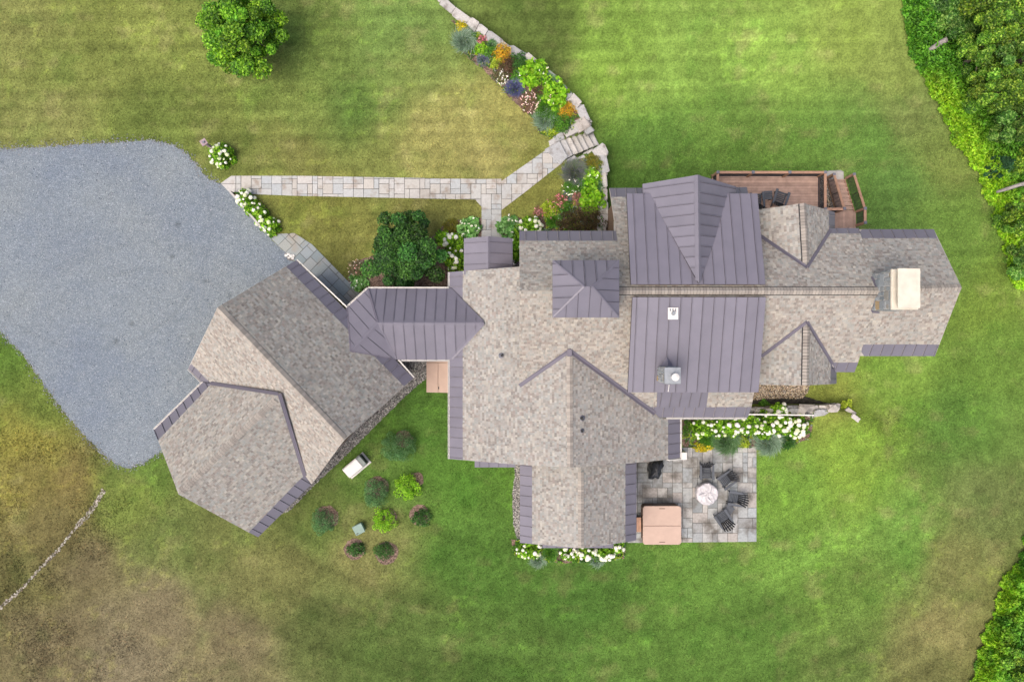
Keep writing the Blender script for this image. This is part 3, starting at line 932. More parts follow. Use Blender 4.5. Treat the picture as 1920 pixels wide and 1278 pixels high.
def band(parent, p0, p1, wpx, planes, lift=0.05, name='flashing', mat=None):
    """a strip of flashing about a valley or along a wall"""
    dx, dy = p1[0] - p0[0], p1[1] - p0[1]; L = math.hypot(dx, dy)
    nx_, ny_ = -dy / L * wpx / 2, dx / L * wpx / 2
    q = [(p0[0] + nx_, p0[1] + ny_), (p0[0] - nx_, p0[1] - ny_), (p1[0] - nx_, p1[1] - ny_), (p1[0] + nx_, p1[1] + ny_)]
    pts = []
    for u, v in q:
        c_ = [pl.on(u, v) for pl in planes]
        pts.append(max(c_, key=lambda p: p.z) + Vector((0, 0, lift)))
    mid = [(pts[0] + pts[1]) / 2, (pts[3] + pts[2]) / 2]
    cm = []
    for u, v in (p0, p1):
        c_ = [pl.on(u, v) for pl in planes]
        cm.append(max(c_, key=lambda p: p.z) + Vector((0, 0, lift)))
    mb = MB()
    mb.prism([pts[0], cm[0], cm[1], pts[3]], (0, 0, -0.03))
    mb.prism([cm[0], pts[1], pts[2], cm[1]], (0, 0, -0.03))
    return mb.build(name, mat or M['flash'], parent)

def cap_mesh(half, pitch, step, name='ridge_cap'):
    mb = MB()
    dz = half * pitch
    L = step * 0.93
    for s in (-1, 1):
        mb.prism([(-L / 2, 0, 0.012), (L / 2, 0, 0.0), (L / 2, s * half, -dz), (-L / 2, s * half, -dz + 0.012)], (0, 0, -0.022))
    me = mb.mesh(name, M['cap_shingle'])
    return me
_m, _N, _L, _B = newmat('ridge_cap_shingle')
_oi = _N.new('ShaderNodeObjectInfo'); _r = ramp(_N, [(0, lin(158, 151, 144) * SH_K), (0.5, lin(174, 168, 160) * SH_K), (1, lin(188, 180, 170) * SH_K)])
_L.new(_oi.outputs['Random'], _r.inputs[0]); _L.new(_r.outputs[0], _B.inputs['Base Color']); _B.inputs['Roughness'].default_value = 0.92
M['cap_shingle'] = _m

def ridge_caps(parent, A, B_, pitch, half=0.16, step=0.145, vent=False, lift=0.05):
    A = Vector(A); B_ = Vector(B_)
    t = (B_ - A); L = t.length; t.normalize()
    if vent:
        mb = MB()
        side = t.cross(Vector((0, 0, 1))).normalized()
        for s in (-1, 1):
            w = half + 0.03
            q = [A + Vector((0, 0, lift - 0.005)), B_ + Vector((0, 0, lift - 0.005)), B_ + side * s * w + Vector((0, 0, lift - 0.005 - w * pitch)), A + side * s * w + Vector((0, 0, lift - 0.005 - w * pitch))]
            mb.prism(q, (0, 0, -0.06))
        mb.build('ridge_vent', M['black'], parent)
        lift += 0.02
    me = cap_mesh(half, pitch, step)
    q = Matrix((t, Vector((0, 0, 1)).cross(t), Vector((0, 0, 1)))).transposed().to_quaternion()
    n = int(L / step)
    for k in range(n):
        p = A + t * (L * (k + 0.5) / n) + Vector((0, 0, lift + 0.004 * (k % 2)))
        place('ridge_cap', me, parent, p, rot=q)

def offset_poly(pts, ds):
    """move each edge of a plan outline inwards by its own distance"""
    n = len(pts); ccw = area2(pts) > 0
    lines = []
    for i in range(n):
        a_, b_ = pts[i], pts[(i + 1) % n]
        dx, dy = b_[0] - a_[0], b_[1] - a_[1]; L = math.hypot(dx, dy) or 1e-6
        nn = (-dy / L, dx / L) if ccw else (dy / L, -dx / L)
        lines.append(((a_[0] + nn[0] * ds[i], a_[1] + nn[1] * ds[i]), (dx / L, dy / L), nn))
    out = []
    for i in range(n):
        (p, d, n1), (q, e, n2) = lines[i - 1], lines[i]
        cr = d[0] * e[1] - d[1] * e[0]
        if abs(cr) < 0.12:
            dd = (ds[i - 1] + ds[i]) / 2
            out.append((pts[i][0] + n2[0] * dd, pts[i][1] + n2[1] * dd))
        else:
            t = ((q[0] - p[0]) * e[1] - (q[1] - p[1]) * e[0]) / cr
            out.append((p[0] + d[0] * t, p[1] + d[1] * t))
    return out

WALLPOLY = {}
INNER = {'en': [3], 'es': [3], 'ms': [6, 7, 8], 'nw': [1, 2], 'ne': [0, 1], 'aw': [0], 'ae': [0], 'gw': [3, 4], 'ge': [3, 4], 'dnw': [3], 'dsw': [3], 'dne': [3, 4], 'dse': [3, 4],
         'bn': [1, 2, 4], 'bs': [1, 3], 'g2': [2, 3, 4, 5], 'g3': [3, 4], 'g4': [3, 4]}       # edges where one roof runs into another: no overhang there
def walls(parent, pl, hull_px, zb, inset=0.42, name='wall', mat=None, key=None):
    pts = [pl.on(u, v) for u, v in hull_px]
    m = len(pts)
    ds = [(-0.003 if (abs(pts[i].z - pl.A.z) < 0.06 and abs(pts[(i + 1) % m].z - pl.A.z) < 0.06) else 0.02 if i in INNER.get(key, ()) else inset) for i in range(m)]
    q = offset_poly([(p.x, p.y) for p in pts], ds)
    mb = MB(); n = len(q)
    top = [Vector((x, y, max(zb + 0.3, pl.z_at(x, y) - 0.21))) for x, y in q]
    ccw = area2(q) > 0
    for i in range(n):
        j = (i + 1) % n
        f = [Vector((*q[i], zb)), Vector((*q[j], zb)), top[j], top[i]]
        mb.face(f if ccw else f[::-1])
    o = mb.build(name, mat or M['siding'], parent)
    if key: WALLPOLY[key] = (q, ccw)
    return o

def window(parent, key, edge, t, zc, w, h, name='window'):
    """framed window standing proud on a wall edge"""
    q, ccw = WALLPOLY[key]
    a_, b_ = Vector((*q[edge], 0)), Vector((*q[(edge + 1) % len(q)], 0))
    d = (b_ - a_).normalized(); c_ = a_.lerp(b_, t); c_.z = zc
    n = Vector((d.y, -d.x, 0)) if ccw else Vector((-d.y, d.x, 0))
    up = Vector((0, 0, 1))
    mb = MB()
    for s in (-1, 1):
        mb.box(c_ + d * s * (w / 2) + n * 0.03, (0.1, 0.08, h + 0.1), (d, n, up))
        mb.box(c_ + up * s * (h / 2) + n * 0.032, (w - 0.1, 0.08, 0.1), (d, n, up))
    mb.box(c_ + n * 0.025, (w - 0.1, 0.05, 0.04), (d, n, up))
    f = mb.build(name, M['white'], parent)
    mb = MB(); mb.box(c_ + n * 0.012, (w - 0.08, 0.02, h - 0.08), (d, n, up))
    mb.build('pane', M['glass'], f)
    return f

def gutter(parent, pl, a, b, out=0.045):
    A, B_ = pl.on(*a), pl.on(*b)
    mb = MB()
    t = (B_ - A).normalized(); s = t.cross(Vector((0, 0, 1))).normalized()
    if s.dot(pl.dn) < 0: s = -s
    o = s * out + Vector((0, 0, -0.03))
    # open trough: bottom, back and front lips
    mb.box((A + B_) / 2 + o + Vector((0, 0, -0.05)), ((B_ - A).length, 0.075, 0.015), (t, s, Vector((0, 0, 1))))
    mb.box((A + B_) / 2 + o + s * 0.036, ((B_ - A).length, 0.015, 0.11), (t, s, Vector((0, 0, 1))))
    g = mb.build('gutter', M['white'], parent)
    n = int((B_ - A).length / 0.48)
    for k in range(n):
        p = A.lerp(B_, (k + 0.5) / max(1, n)) + o + Vector((0, 0, 0.03))
        m2 = MB(); m2.box(p, (0.03, 0.085, 0.02), (t, s, Vector((0, 0, 1)))); m2.build('gutter_strap', M['white'], g)
    return g

house = empty('house', P(1150, 640, 0), 'large shingled house with violet-grey metal roofs, dormers and cupola in the middle', 'house')
SEED = [100]
def shingle_roof(name, parent, pl, hull, fields, strips=(), zb=0.0, wall=True, key=None, inset=0.42, tone=(1, 1, 1), thick=0.2):
    r = slab(name, parent, pl, hull, thick)
    for f in fields:
        SEED[0] += 1; shingles(r, pl, f, SEED[0], tone=tone)
    for s in strips: panels(r, pl, s, 0.53)
    if wall: walls(parent, pl, hull, zb, inset, key=key)
    return r
def metal_roof(name, parent, pl, hull, zb=0.0, wall=True, key=None, inset=0.4, width=0.5, off=None, thick=0.16):
    r = slab(name, parent, pl, hull, thick, M['under'])
    panels(r, pl, hull, width, off)
    if wall: walls(parent, pl, hull, zb, inset, key=key)
    return r

# main east-west ridge
M1N = Plane((974, 545), (1645, 545), 8.5, (1200, 300), 0.80)
M1S = Plane((974, 545), (1645, 545), 8.5, (1200, 800), 0.80)
rN = shingle_roof('main_roof', house, M1N, [(974, 545), (974, 433), (1155, 433), (1143, 353), (1400, 351), (1420, 428), (1609, 428), (1646, 545)],
    [[(974, 545), (974, 452), (1158, 452), (1146, 370), (1404, 370), (1421, 438), (1613, 438), (1646, 545)]],
    [[(974, 433), (1155, 433), (1158, 452), (974, 452)], [(1143, 353), (1400, 351), (1404, 370), (1146, 370)], [(1540, 428), (1609, 428), (1613, 438), (1540, 438)]], -1.1, key='mn', tone=(1.0, 0.99, 0.98))
rS = shingle_roof('main_roof', house, M1S, [(974, 545), (1646, 545), (1602, 697), (1560, 697), (1425, 690), (1402, 782), (1236, 782), (1216, 762), (1068, 657), (974, 725)],
    [[(974, 545), (1646, 545), (1609, 679), (1425, 679), (1409, 762), (1216, 762), (1068, 657), (974, 725)]],
    [[(1216, 762), (1409, 762), (1402, 782), (1236, 782)], [(1560, 679), (1609, 679), (1602, 697), (1566, 697)]], -1.1, key='ms', tone=(1.02, 0.99, 0.96))
panels(rS, M1S, [(1232, 730), (1328, 730), (1324, 762), (1231, 762)], 0.5, lift=0.055)
ridge_caps(rN, P(1150, 545, 8.5), P(1668, 545, 8.5), 0.8, 0.17, 0.145, vent=True)

# east wing
EN = Plane((1640, 543.5), (1803, 538.5), 8.38, (1700, 400), 0.80)
ES = Plane((1640, 543.5), (1803, 538.5), 8.38, (1700, 700), 0.80)
rEN = shingle_roof('east_roof', house, EN, [(1636, 543.6), (1803, 538.5), (1751, 430), (1600, 430)], [[(1636, 543.6), (1803, 538.5), (1757, 447), (1605, 447)]], [[(1605, 447), (1757, 447), (1751, 430), (1616, 430)]], -1.1, key='en', tone=(0.98, 0.98, 0.98))
rES = shingle_roof('east_roof', house, ES, [(1636, 543.6), (1803, 538.5), (1753, 667), (1600, 667)], [[(1636, 543.6), (1803, 538.5), (1760, 645), (1606, 645)]], [[(1606, 645), (1760, 645), (1753, 667), (1620, 667)]], -1.1, key='es', tone=(1.02, 0.99, 0.96))
ridge_caps(rEN, EN.on(1728, 540.8), EN.on(1802, 538.6), 0.8, 0.15)

# north-south wing and its lower south annex
NSW = Plane((1068, 655), (1069, 876), 6.3, (800, 760), 0.57)
NSE = Plane((1068, 655), (1069, 876), 6.3, (1300, 760), 0.57)
rW = shingle_roof('west_roof', house, NSW, [(843, 510), (986, 499), (986, 716), (1068, 656), (1069, 876), (965, 870), (843, 860)],
    [[(868, 508), (986, 499), (986, 716), (1068, 656), (1069, 876), (965, 870), (868, 862)]], [[(843, 510), (868, 508), (868, 862), (843, 860)]], 0, key='nw')
rE = shingle_roof('west_roof', house, NSE, [(1068, 656), (1216, 762), (1236, 783), (1275, 785), (1275, 858), (1180, 868), (1069, 876)],
    [[(1068, 656), (1216, 762), (1236, 783), (1252, 784), (1252, 861), (1180, 868), (1069, 876)]], [[(1252, 785), (1275, 785), (1275, 858), (1252, 861)]], 0, key='ne', tone=(0.95, 0.95, 0.96))
ridge_caps(rW, P(1068, 668, 6.3), P(1069, 875, 6.3), 0.57, 0.15)
AW = Plane((1089, 860), (1089.5, 1027), 4.7, (900, 950), 0.6)
AE = Plane((1089, 860), (1089.5, 1027), 4.7, (1300, 950), 0.6)
rAW = shingle_roof('annex_roof', house, AW, [(975, 866), (1089, 858), (1089.5, 1027), (975, 1017)], [[(998, 864), (1089, 858), (1089.5, 1027), (998, 1019)]], [[(975, 866), (998, 864), (998, 1019), (975, 1017)]], 0, key='aw')
rAE = shingle_roof('annex_roof', house, AE, [(1089, 858), (1193, 862), (1193, 1012), (1089.5, 1027)], [[(1089, 858), (1172, 861), (1172, 1016), (1089.5, 1027)]], [[(1172, 861), (1193, 862), (1193, 1012), (1172, 1016)]], 0, key='ae', tone=(0.95, 0.95, 0.96))
ridge_caps(rAW, P(1089.2, 884, 4.7), P(1089.5, 1026, 4.7), 0.6, 0.15)
# small pent roofs
PW = Plane((890, 862), (966, 862), 3.05, (900, 900), 0.35)
metal_roof('pent_roof', house, PW, [(890, 860), (966, 860), (966, 875.5), (890, 875.5)], wall=False, thick=0.1)
PS = Plane((1017, 1014), (1150, 1014), 2.75, (1080, 1060), 0.35)
metal_roof('pent_roof', house, PS, [(1017, 1010), (1150, 1010), (1150, 1026.5), (1017, 1026.5)], wall=False, thick=0.1)

# shed dormers in metal, gable on the northern one
SN = Plane((1183, 533), (1435, 533), 8.62, (1300, 300), 0.27)
SS = Plane((1186, 557), (1437, 557), 8.62, (1300, 800), 0.27)
metal_roof('shed_roof', house, SN, [(1183, 533), (1435, 533), (1420, 363), (1175, 363)], 3.5, off=-0.22)
rSS = metal_roof('shed_roof', house, SS, [(1186, 557), (1436, 557), (1422, 735), (1177, 735)], 3.5, off=-0.28)
GWp = Plane((1310, 530), (1308, 328), 8.78, (1200, 400), 0.71)
GEp = Plane((1310, 530), (1308, 328), 8.78, (1400, 400), 0.77)
rGW = metal_roof('gable_roof', house, GWp, [(1310.5, 531), (1308, 328), (1205, 345), (1205, 365), (1218, 365)], -1.1, width=0.48, key='gw')
rGE = metal_roof('gable_roof', house, GEp, [(1310.5, 531), (1308, 328), (1380, 350), (1380, 366), (1370, 366)], -1.1, width=0.48, key='ge')
mb = MB()
for s, pl in ((-1, GWp), (1, GEp)):
    A, B_ = P(1310.4, 526, 8.80), P(1308, 328, 8.80)
    w = pl.dn * 0.14 + Vector((0, 0, -0.14 * pl.pitch))
    mb.prism([A + Vector((0, 0, .035)), B_ + Vector((0, 0, .035)), B_ + w + Vector((0, 0, .035)), A + w + Vector((0, 0, .035))], (0, 0, -0.03))
mb.build('metal_ridge', M['metal'], rGW)

# east dormers
def dormer(nm, apex, end, z, Wp, Ep, Es, key, northern):
    Wl = Plane(apex, end, z, (apex[0] - 100, (apex[1] + end[1]) / 2), 0.87)
    El = Plane(apex, end, z, (apex[0] + 100, (apex[1] + end[1]) / 2), 0.87)
    a_ = shingle_roof(nm, house, Wl, [apex, end] + Wp, [[apex, end] + Wp], zb=-1.1, key=key + 'w', inset=0.3)
    b_ = shingle_roof(nm, house, El, [apex, end] + Es[0], [[apex, end] + Ep], [Es[1]], zb=-1.1, key=key + 'e', inset=0.3, tone=(0.97, 0.97, 0.97))
    ridge_caps(a_, P(*lerp2(apex, end, 0.06), z), P(*end, z), 0.87, 0.15, 0.145, vent=True)
    return Wl, El, a_
DNW, DNE, rDN = dormer('dormer_roof', (1512.5, 499), (1506, 381), 7.55, [(1421, 393), (1424, 442)], [(1553, 394), (1554, 434)], ([(1565, 398), (1565, 428), (1554, 434)], [(1553, 394), (1565, 398), (1565, 428), (1554, 434)]), 'dn', True)
DSW, DSE, rDS = dormer('dormer_roof', (1513, 605), (1511, 722), 7.40, [(1423, 721), (1426, 669)], [(1556, 720), (1558, 680)], ([(1568, 719), (1568, 688), (1558, 680)], [(1556, 720), (1568, 719), (1568, 688), (1558, 680)]), 'ds', False)
band(rDN, (1513, 501), (1425, 442), 6, [DNW, M1N]); band(rDN, (1513, 501), (1557, 431), 6, [DNE, M1N])
band(rDS, (1513, 603), (1427, 668), 6, [DSW, M1S]); band(rDS, (1513, 603), (1561, 683), 6, [DSE, M1S])
band(rE, (1066.5, 656), (1228, 775), 8.5, [NSE, M1S]); band(rW, (1070, 656), (974, 723), 7.5, [NSW, M1S])
mb = MB(); mb.box(P(1068, 661, 6.42), (0.22, 0.34, 0.05)); mb.build('valley_cap', M['flash'], rW)

# cupola
cz, ca = 9.5, 10.35
cup = [P(1036, 488, cz), P(1161, 487.5, cz), P(1161, 595, cz), P(1036, 595, cz)]
t0, t1 = P(1095, 537, ca), P(1111, 537, ca)
sides = [((1036, 488), (1161, 487.5), [cup[0], cup[1], t1, t0]), ((1161, 487.5), (1161, 595), [cup[1], cup[2], t1]), ((1161, 595), (1036, 595), [cup[2], cup[3], t0, t1]), ((1036, 595), (1036, 488), [cup[3], cup[0], t0])]
mb = MB()
cc = sum(cup, Vector()) / 4
q = [cc + (p - cc) * 0.80 for p in cup]
mb.prism([(p.x, p.y, cz - 0.1) for p in q], (0, 0, -2.6))
cw = mb.build('cupola', M['white'], house)
for k in range(4):
    a_, b_ = q[k], q[(k + 1) % 4]
    d = (b_ - a_); L = d.length; d.normalize(); n = Vector((d.y, -d.x, 0))
    if n.dot((a_ + b_) / 2 - cc) < 0: n = -n
    for t in (0.27, 0.73):
        m2 = MB(); m2.box(a_.lerp(b_, t) + n * 0.006 + Vector((0, 0, -0.55)), (L * 0.36, 0.03, 0.55), (d, n, Vector((0, 0, 1)))); m2.build('cupola_pane', M['glass'], cw)
mb = MB(); mb.prism([p + Vector((0, 0, -0.02)) for p in cup], (0, 0, -0.12)); cr_ = mb.build('cupola_roof', M['under'], house)
for a_, b_, pts in sides:
    pl = Plane.__new__(Plane)
    A, B_ = pts[0], pts[1]
    pl.A = A; pl.e = (B_ - A).normalized()
    n = (B_ - A).cross(pts[2] - A).normalized()
    if n.z < 0: n = -n
    pl.n = n; dn = Vector((n.x, n.y, 0)).normalized()
    pl.dn = dn; pl.pitch = math.hypot(n.x, n.y) / n.z
    pl.down = Vector((dn.x, dn.y, -pl.pitch)).normalized()
    poly = [pl.xy(p) for p in pts]
    xs = [p[0] for p in poly]; W = 0.5
    x = min(xs) - 0.25 + 0.1
    while x < max(xs):
        c_ = clip_half(clip_half(poly, -1, 0, -(x + .008)), 1, 0, x + W - .008)
        if len(c_) >= 3 and abs(area2(c_)) > 0.003:
            mb = MB(); mb.prism([pl.pt(px, py, 0.0) for px, py in c_], Vector((0, 0, -0.03)))
            ys_ = [py for px, py in c_ if px < x + .012]
            if len(ys_) >= 2 and max(ys_) - min(ys_) > 0.1:
                mb.bar(pl.pt(x + .02, min(ys_) + .02, .02), pl.pt(x + .02, max(ys_) - .02, .02), 0.024, 0.04, pl.n)
            mb.build('metal_panel', M['metal'], cr_)
        x += W
for p, t in ((cup[0], t0), (cup[3], t0), (cup[1], t1), (cup[2], t1)):
    mb = MB(); mb.bar(p.lerp(t, 0.01) + Vector((0, 0, .015)), t + Vector((0, 0, .015)), 0.07, 0.03); mb.build('hip_cap', M['metal'], cr_)

# entrance porch
PoW = Plane((915, 443), (915, 512), 3.85, (860, 480), 0.42)
PoE = Plane((915, 443), (915, 512), 3.85, (970, 480), 0.42)
rP = metal_roof('porch_roof', house, PoW, [(915, 443), (915, 515), (870, 515), (870, 447)], 0, wall=False, width=0.56, thick=0.14)
rP2 = metal_roof('porch_roof', house, PoE, [(915, 443), (915, 515), (961, 515), (961, 447)], 0, wall=False, width=0.56, thick=0.14)
mb = MB()
for pl in (PoW, PoE):
    A, B_ = P(915, 443, 3.85), P(915, 512, 3.85); w = pl.dn * 0.1 + Vector((0, 0, -0.1 * pl.pitch)); up = Vector((0, 0, .04))
    mb.prism([A + up, B_ + up, B_ + w + up, A + w + up], (0, 0, -0.03))
mb.build('metal_ridge', M['metal'], rP)
for u in (878, 953):
    mb = MB(); b_ = P(u, 453, 3.2); mb.box((b_.x, b_.y, 1.6), (0.18, 0.18, 3.2)); mb.build('porch_post', M['white'], house)
mb = MB(); p = P(915, 478, 0); mb.box((p.x, p.y, 0.09), (2.5, 2.0, 0.14)); mb.build('porch_step', M['stone'], house)

# breezeway: a ridge that bends towards the garage
BN = Plane((708, 605), (905, 605), 4.05, (800, 500), 0.6); BS = Plane((708, 605), (905, 605), 4.05, (800, 700), 0.6)
BW = Plane((708, 605), (658, 657), 4.05, (650, 560), 0.6); BE = Plane((708, 605), (658, 657), 4.05, (740, 680), 0.6)
rBN = metal_roof('breezeway_roof', house, BN, [(690, 541), (842, 541), (905, 604), (908, 605.5), (708, 605)], 0, width=0.53, key='bn', off=-0.1)
rBS = metal_roof('breezeway_roof', house, BS, [(708, 605), (908, 605), (845, 674), (743, 674)], 0, width=0.53, key='bs', off=-0.3)
rBW = metal_roof('breezeway_roof', house, BW, [(708, 605), (690, 541), (650, 577), (652, 630), (657, 659)], 0, wall=False, width=0.55, off=-0.28)
rBE = metal_roof('breezeway_roof', house, BE, [(708, 605), (743, 674), (700, 668), (657, 659)], 0, wall=False, width=0.55, off=-0.2)
for A, B_, r_ in ((P(705, 605, 4.09), P(904, 605, 4.09), rBN), (P(709, 604, 4.095), P(660, 655, 4.095), rBW)):
    mb = MB(); t = (B_ - A).normalized(); sd = t.cross(Vector((0, 0, 1)))
    for s in (-1, 1):
        w = sd * s * 0.13 + Vector((0, 0, -0.078)); mb.prism([A, B_, B_ + w, A + w], (0, 0, -0.025))
    mb.build('metal_ridge', M['metal'], r_)
band(rBW, (690, 541), (708, 604), 3.5, [BN, BW], 0.03, mat=M['flash']); band(rBE, (709, 606), (743, 674), 4, [BS, BE], 0.03, mat=M['metal'])
band(rBN, (842, 541), (906, 605), 7, [BN, NSW], 0.03, mat=M['metal']); band(rBS, (906, 605), (846, 672), 8, [BS, NSW], 0.03, mat=M['metal'])
band(rBW, (650, 577), (657, 659), 4, [BW], 0.04); band(rBE, (657, 659), (743, 675), 4, [BE], 0.04)

for pl, a_, b_ in ((NSW, (843, 676), (843, 860)), (NSW, (843, 510), (843, 540)), (BN, (690, 541), (841, 541)), (BW, (650, 577), (690, 541)), (BS, (745, 674), (843, 674)), (NSE, (1275, 786), (1275, 858)), (M1S, (1250, 782.5), (1401, 782.5))):
    gutter(house, pl, a_, b_)
# white fascia return below the east eave of the west wing
mb = MB(); A, B_ = NSE.on(1253, 862.5), NSE.on(1276, 860.5); mb.bar(A + Vector((0, 0, -.1)), B_ + Vector((0, 0, -.1)), 0.05, 0.2); mb.build('fascia_return', M['white'], house)

# windows and doors on the outer walls
for key, edge, t, z, w, h in [('nw', 6, 0.25, 1.6, 1.0, 1.3), ('nw', 6, 0.6, 1.6, 1.0, 1.3), ('nw', 5, 0.5, 1.7, 1.2, 1.3), ('aw', 3, 0.35, 1.5, 1.0, 1.3), ('aw', 3, 0.7, 1.5, 1.0, 1.3), ('aw', 2, 0.6, 1.5, 1.0, 1.3),
                              ('ae', 1, 0.3, 1.5, 1.3, 1.5), ('ae', 1, 0.65, 1.3, 1.6, 2.1), ('ne', 4, 0.5, 1.4, 1.2, 1.5), ('mn', 2, 0.3, 3.6, 1.2, 1.5), ('mn', 4, 0.2, 1.4, 1.2, 1.5), ('mn', 4, 0.7, 1.4, 1.4, 1.9),
                              ('gw', 1, 0.5, 2.6, 1.2, 2.4), ('ge', 1, 0.5, 2.6, 1.2, 2.4), ('en', 1, 0.35, 4.4, 1.2, 1.6), ('en', 1, 0.35, 1.2, 1.4, 2.0), ('es', 1, 0.5, 4.4, 1.2, 1.6), ('es', 1, 0.5, 1.2, 1.4, 2.0), ('en', 2, 0.5, 3.4, 1.2, 1.5), ('es', 2, 0.4, 3.4, 1.2, 1.5),
                              ('ms', 5, 0.5, 1.6, 1.3, 1.5), ('dnw', 1, 0.5, 3.0, 1.0, 1.5), ('dsw', 1, 0.5, 3.0, 1.0, 1.5), ('bn', 0, 0.3, 1.5, 0.9, 1.9), ('bn', 0, 0.65, 1.5, 0.9, 1.9), ('bs', 2, 0.5, 1.4, 0.9, 1.9)]:
    window(house, key, edge, t, z, w, h)

# roof furniture
def vent_pipe(u, v, pl, r_, h):
    p = pl.on(u, v)
    mb = MB(); mb.tube([p + Vector((0, 0, -0.05)), p + Vector((0, 0, 0.06)), p + Vector((0, 0, 0.065))], [r_ * 2.4, r_ * 1.6, r_ * 1.1], 14)
    b_ = mb.build('vent_boot', M['cap'], house, smooth=False)
    mb = MB(); mb.tube([p, p + Vector((0, 0, h))], [r_, r_], 12, cap=False); mb.tube([p + Vector((0, 0, h)), p + Vector((0, 0, h * 0.3))], [r_ * 0.8, r_ * 0.8], 12); mb.build('vent_pipe', M['black'], b_)
vent_pipe(941, 666, NSW, 0.07, 0.3); vent_pipe(1090.5, 783.5, NSE, 0.075, 0.35); vent_pipe(1090.5, 807, NSE, 0.06, 0.28)
p = SS.on(1262, 587)
mb = MB(); mb.prism([SS.on(1252, 576, .07), SS.on(1271, 576, .07), SS.on(1271, 598, .07), SS.on(1252, 598, .07)], SS.n * -0.04); fp = mb.build('flue_plate', M['white'], house)
mb = MB(); mb.tube([p + Vector((0, 0, 0.05)), p + Vector((0, 0, 0.22))], [0.11, 0.07], 12); mb.build('flue_stub', M['grey'], fp)
mb = MB()
for k in range(3): mb.box(SS.on(1256 + 5 * k, 580, 0.085), (0.05, 0.12, 0.02))
mb.build('flue_bracket', M['cap'], fp)

# chimneys built of separate stones
def chimney_faces(root, x0, x1, y0, y1, z0, z1, unit, seed, faces='WNSE'):
    r = random.Random(seed)
    mb = MB(); mb.box(((x0 + x1) / 2, (y0 + y1) / 2, (z0 + z1) / 2), (x1 - x0, y1 - y0, z1 - z0)); mb.build('mortar_core', M['mortar'], root)
    for f in faces:
        wlen = (y1 - y0) if f in 'WE' else (x1 - x0)
        for (a_, b_, w, h) in ashlar(wlen, z1 - z0, unit, r, [(1, 1), (2, 1), (1, 2), (2, 2), (2, 1), (3, 2)]):
            w2 = min(w, wlen - a_); h2 = min(h, z1 - z0 - b_)
            if w2 < 0.06 or h2 < 0.06: continue
            g = 0.035; ca_, cb_ = a_ + w2 / 2, z0 + b_ + h2 / 2
            th = r.uniform(0.03, 0.055)
            if f == 'W': c_ = (x0 - th / 2 + .004, y0 + ca_, cb_); ax = (Vector((0, 1, 0)), Vector((1, 0, 0)), Vector((0, 0, 1)))
            if f == 'E': c_ = (x1 + th / 2 - .004, y0 + ca_, cb_); ax = (Vector((0, 1, 0)), Vector((1, 0, 0)), Vector((0, 0, 1)))
            if f == 'S': c_ = (x0 + ca_, y0 - th / 2 + .004, cb_); ax = (Vector((1, 0, 0)), Vector((0, 1, 0)), Vector((0, 0, 1)))
            if f == 'N': c_ = (x0 + ca_, y1 + th / 2 - .004, cb_); ax = (Vector((1, 0, 0)), Vector((0, 1, 0)), Vector((0, 0, 1)))
            stone('stone', c_, (w2 - g, th, h2 - g), ax, root, M['chimstone'], r.randint(0, 9999), 0.16, 0.2)

ch = empty('stone_chimney', (17.15, 2.25, 7.0), parent=house)
chimney_faces(ch, 16.63, 17.68, 1.42, 3.08, 6.2, 9.6, 0.2, 5)
mb = MB(); mb.box((17.155, 2.25, 9.67), (1.17, 1.78, 0.14)); mb.build('crown', M['cream'], ch, bevel=0.02)
for y in (1.85, 2.65):
    mb = MB(); mb.tube([(17.15, y, 9.7), (17.15, y, 10.0)], [0.19, 0.19], 14); mb.build('flue_pot', M['cap'], ch)
for dx, dy in ((-.38, -.68), (.38, -.68), (-.38, .68), (.38, .68), (-.38, 0)):
    mb = MB(); mb.box((17.2 + dx, 2.28 + dy, 9.92), (0.1, 0.12, 0.36)); mb.build('cap_pier', M['cream'], ch)
mb = MB(); q = [P(1684, 502.5, 10.18), P(1726, 503, 10.18), P(1726, 577.5, 10.18), P(1684, 577.5, 10.18)]; mb.prism(q, (0, 0, -0.1)); mb.build('cap_slab', M['cream'], ch, bevel=0.015)
band(ch, (1634, 518), (1645, 545), 4, [M1N], 0.06); band(ch, (1645, 555), (1634, 584), 4, [M1S], 0.06); band(ch, (1634, 585), (1648, 586), 3, [M1S], 0.06)

sc_ = empty('small_chimney', (7.1, -1.53, 7.2), parent=house)
chimney_faces(sc_, 6.78, 7.43, -1.86, -1.2, 6.9, 9.25, 0.13, 8)
mb = MB(); mb.box((7.105, -1.53, 9.29), (0.72, 0.73, 0.08)); cpn = mb.build('chimney_pan', M['grey'], sc_, bevel=0.01)
mb = MB(); mb.tube([(7.15, -1.58, 9.3), (7.15, -1.58, 9.62)], [0.13, 0.13], 16); mb.build('flue', M['grey'], sc_)
mb = MB(); mb.tube([(7.15, -1.58, 9.66), (7.15, -1.58, 9.70), (7.15, -1.58, 9.76)], [0.17, 0.17, 0.03], 20); mb.build('rain_cap', M['white'], sc_)
for a_ in (0.3, 2.4, 4.5):
    mb = MB(); mb.bar((7.15 + .13 * math.cos(a_), -1.58 + .13 * math.sin(a_), 9.58), (7.15 + .15 * math.cos(a_), -1.58 + .15 * math.sin(a_), 9.68), 0.02, 0.02); mb.build('cap_strut', M['grey'], sc_)
# cricket behind the small chimney
a_, b_, c_, d_ = SS.on(1234.5, 692, .03), SS.on(1250, 670, .03), SS.on(1266, 692, .03), None
top = (a_ + c_) / 2 + Vector((0, 0.02, 0.42)); apex = SS.on(1250, 668, .05)
mb = MB(); mb.face([a_, top, apex]); mb.face([top, c_, apex]); mb.face([a_, c_, top]); mb.build('cricket', M['metal'], sc_)
mb = MB(); mb.bar(SS.on(1254, 720, .06), SS.on(1252.5, 733, .06), 0.03, 0.02); mb.build('lightning_clip', M['white'], sc_)

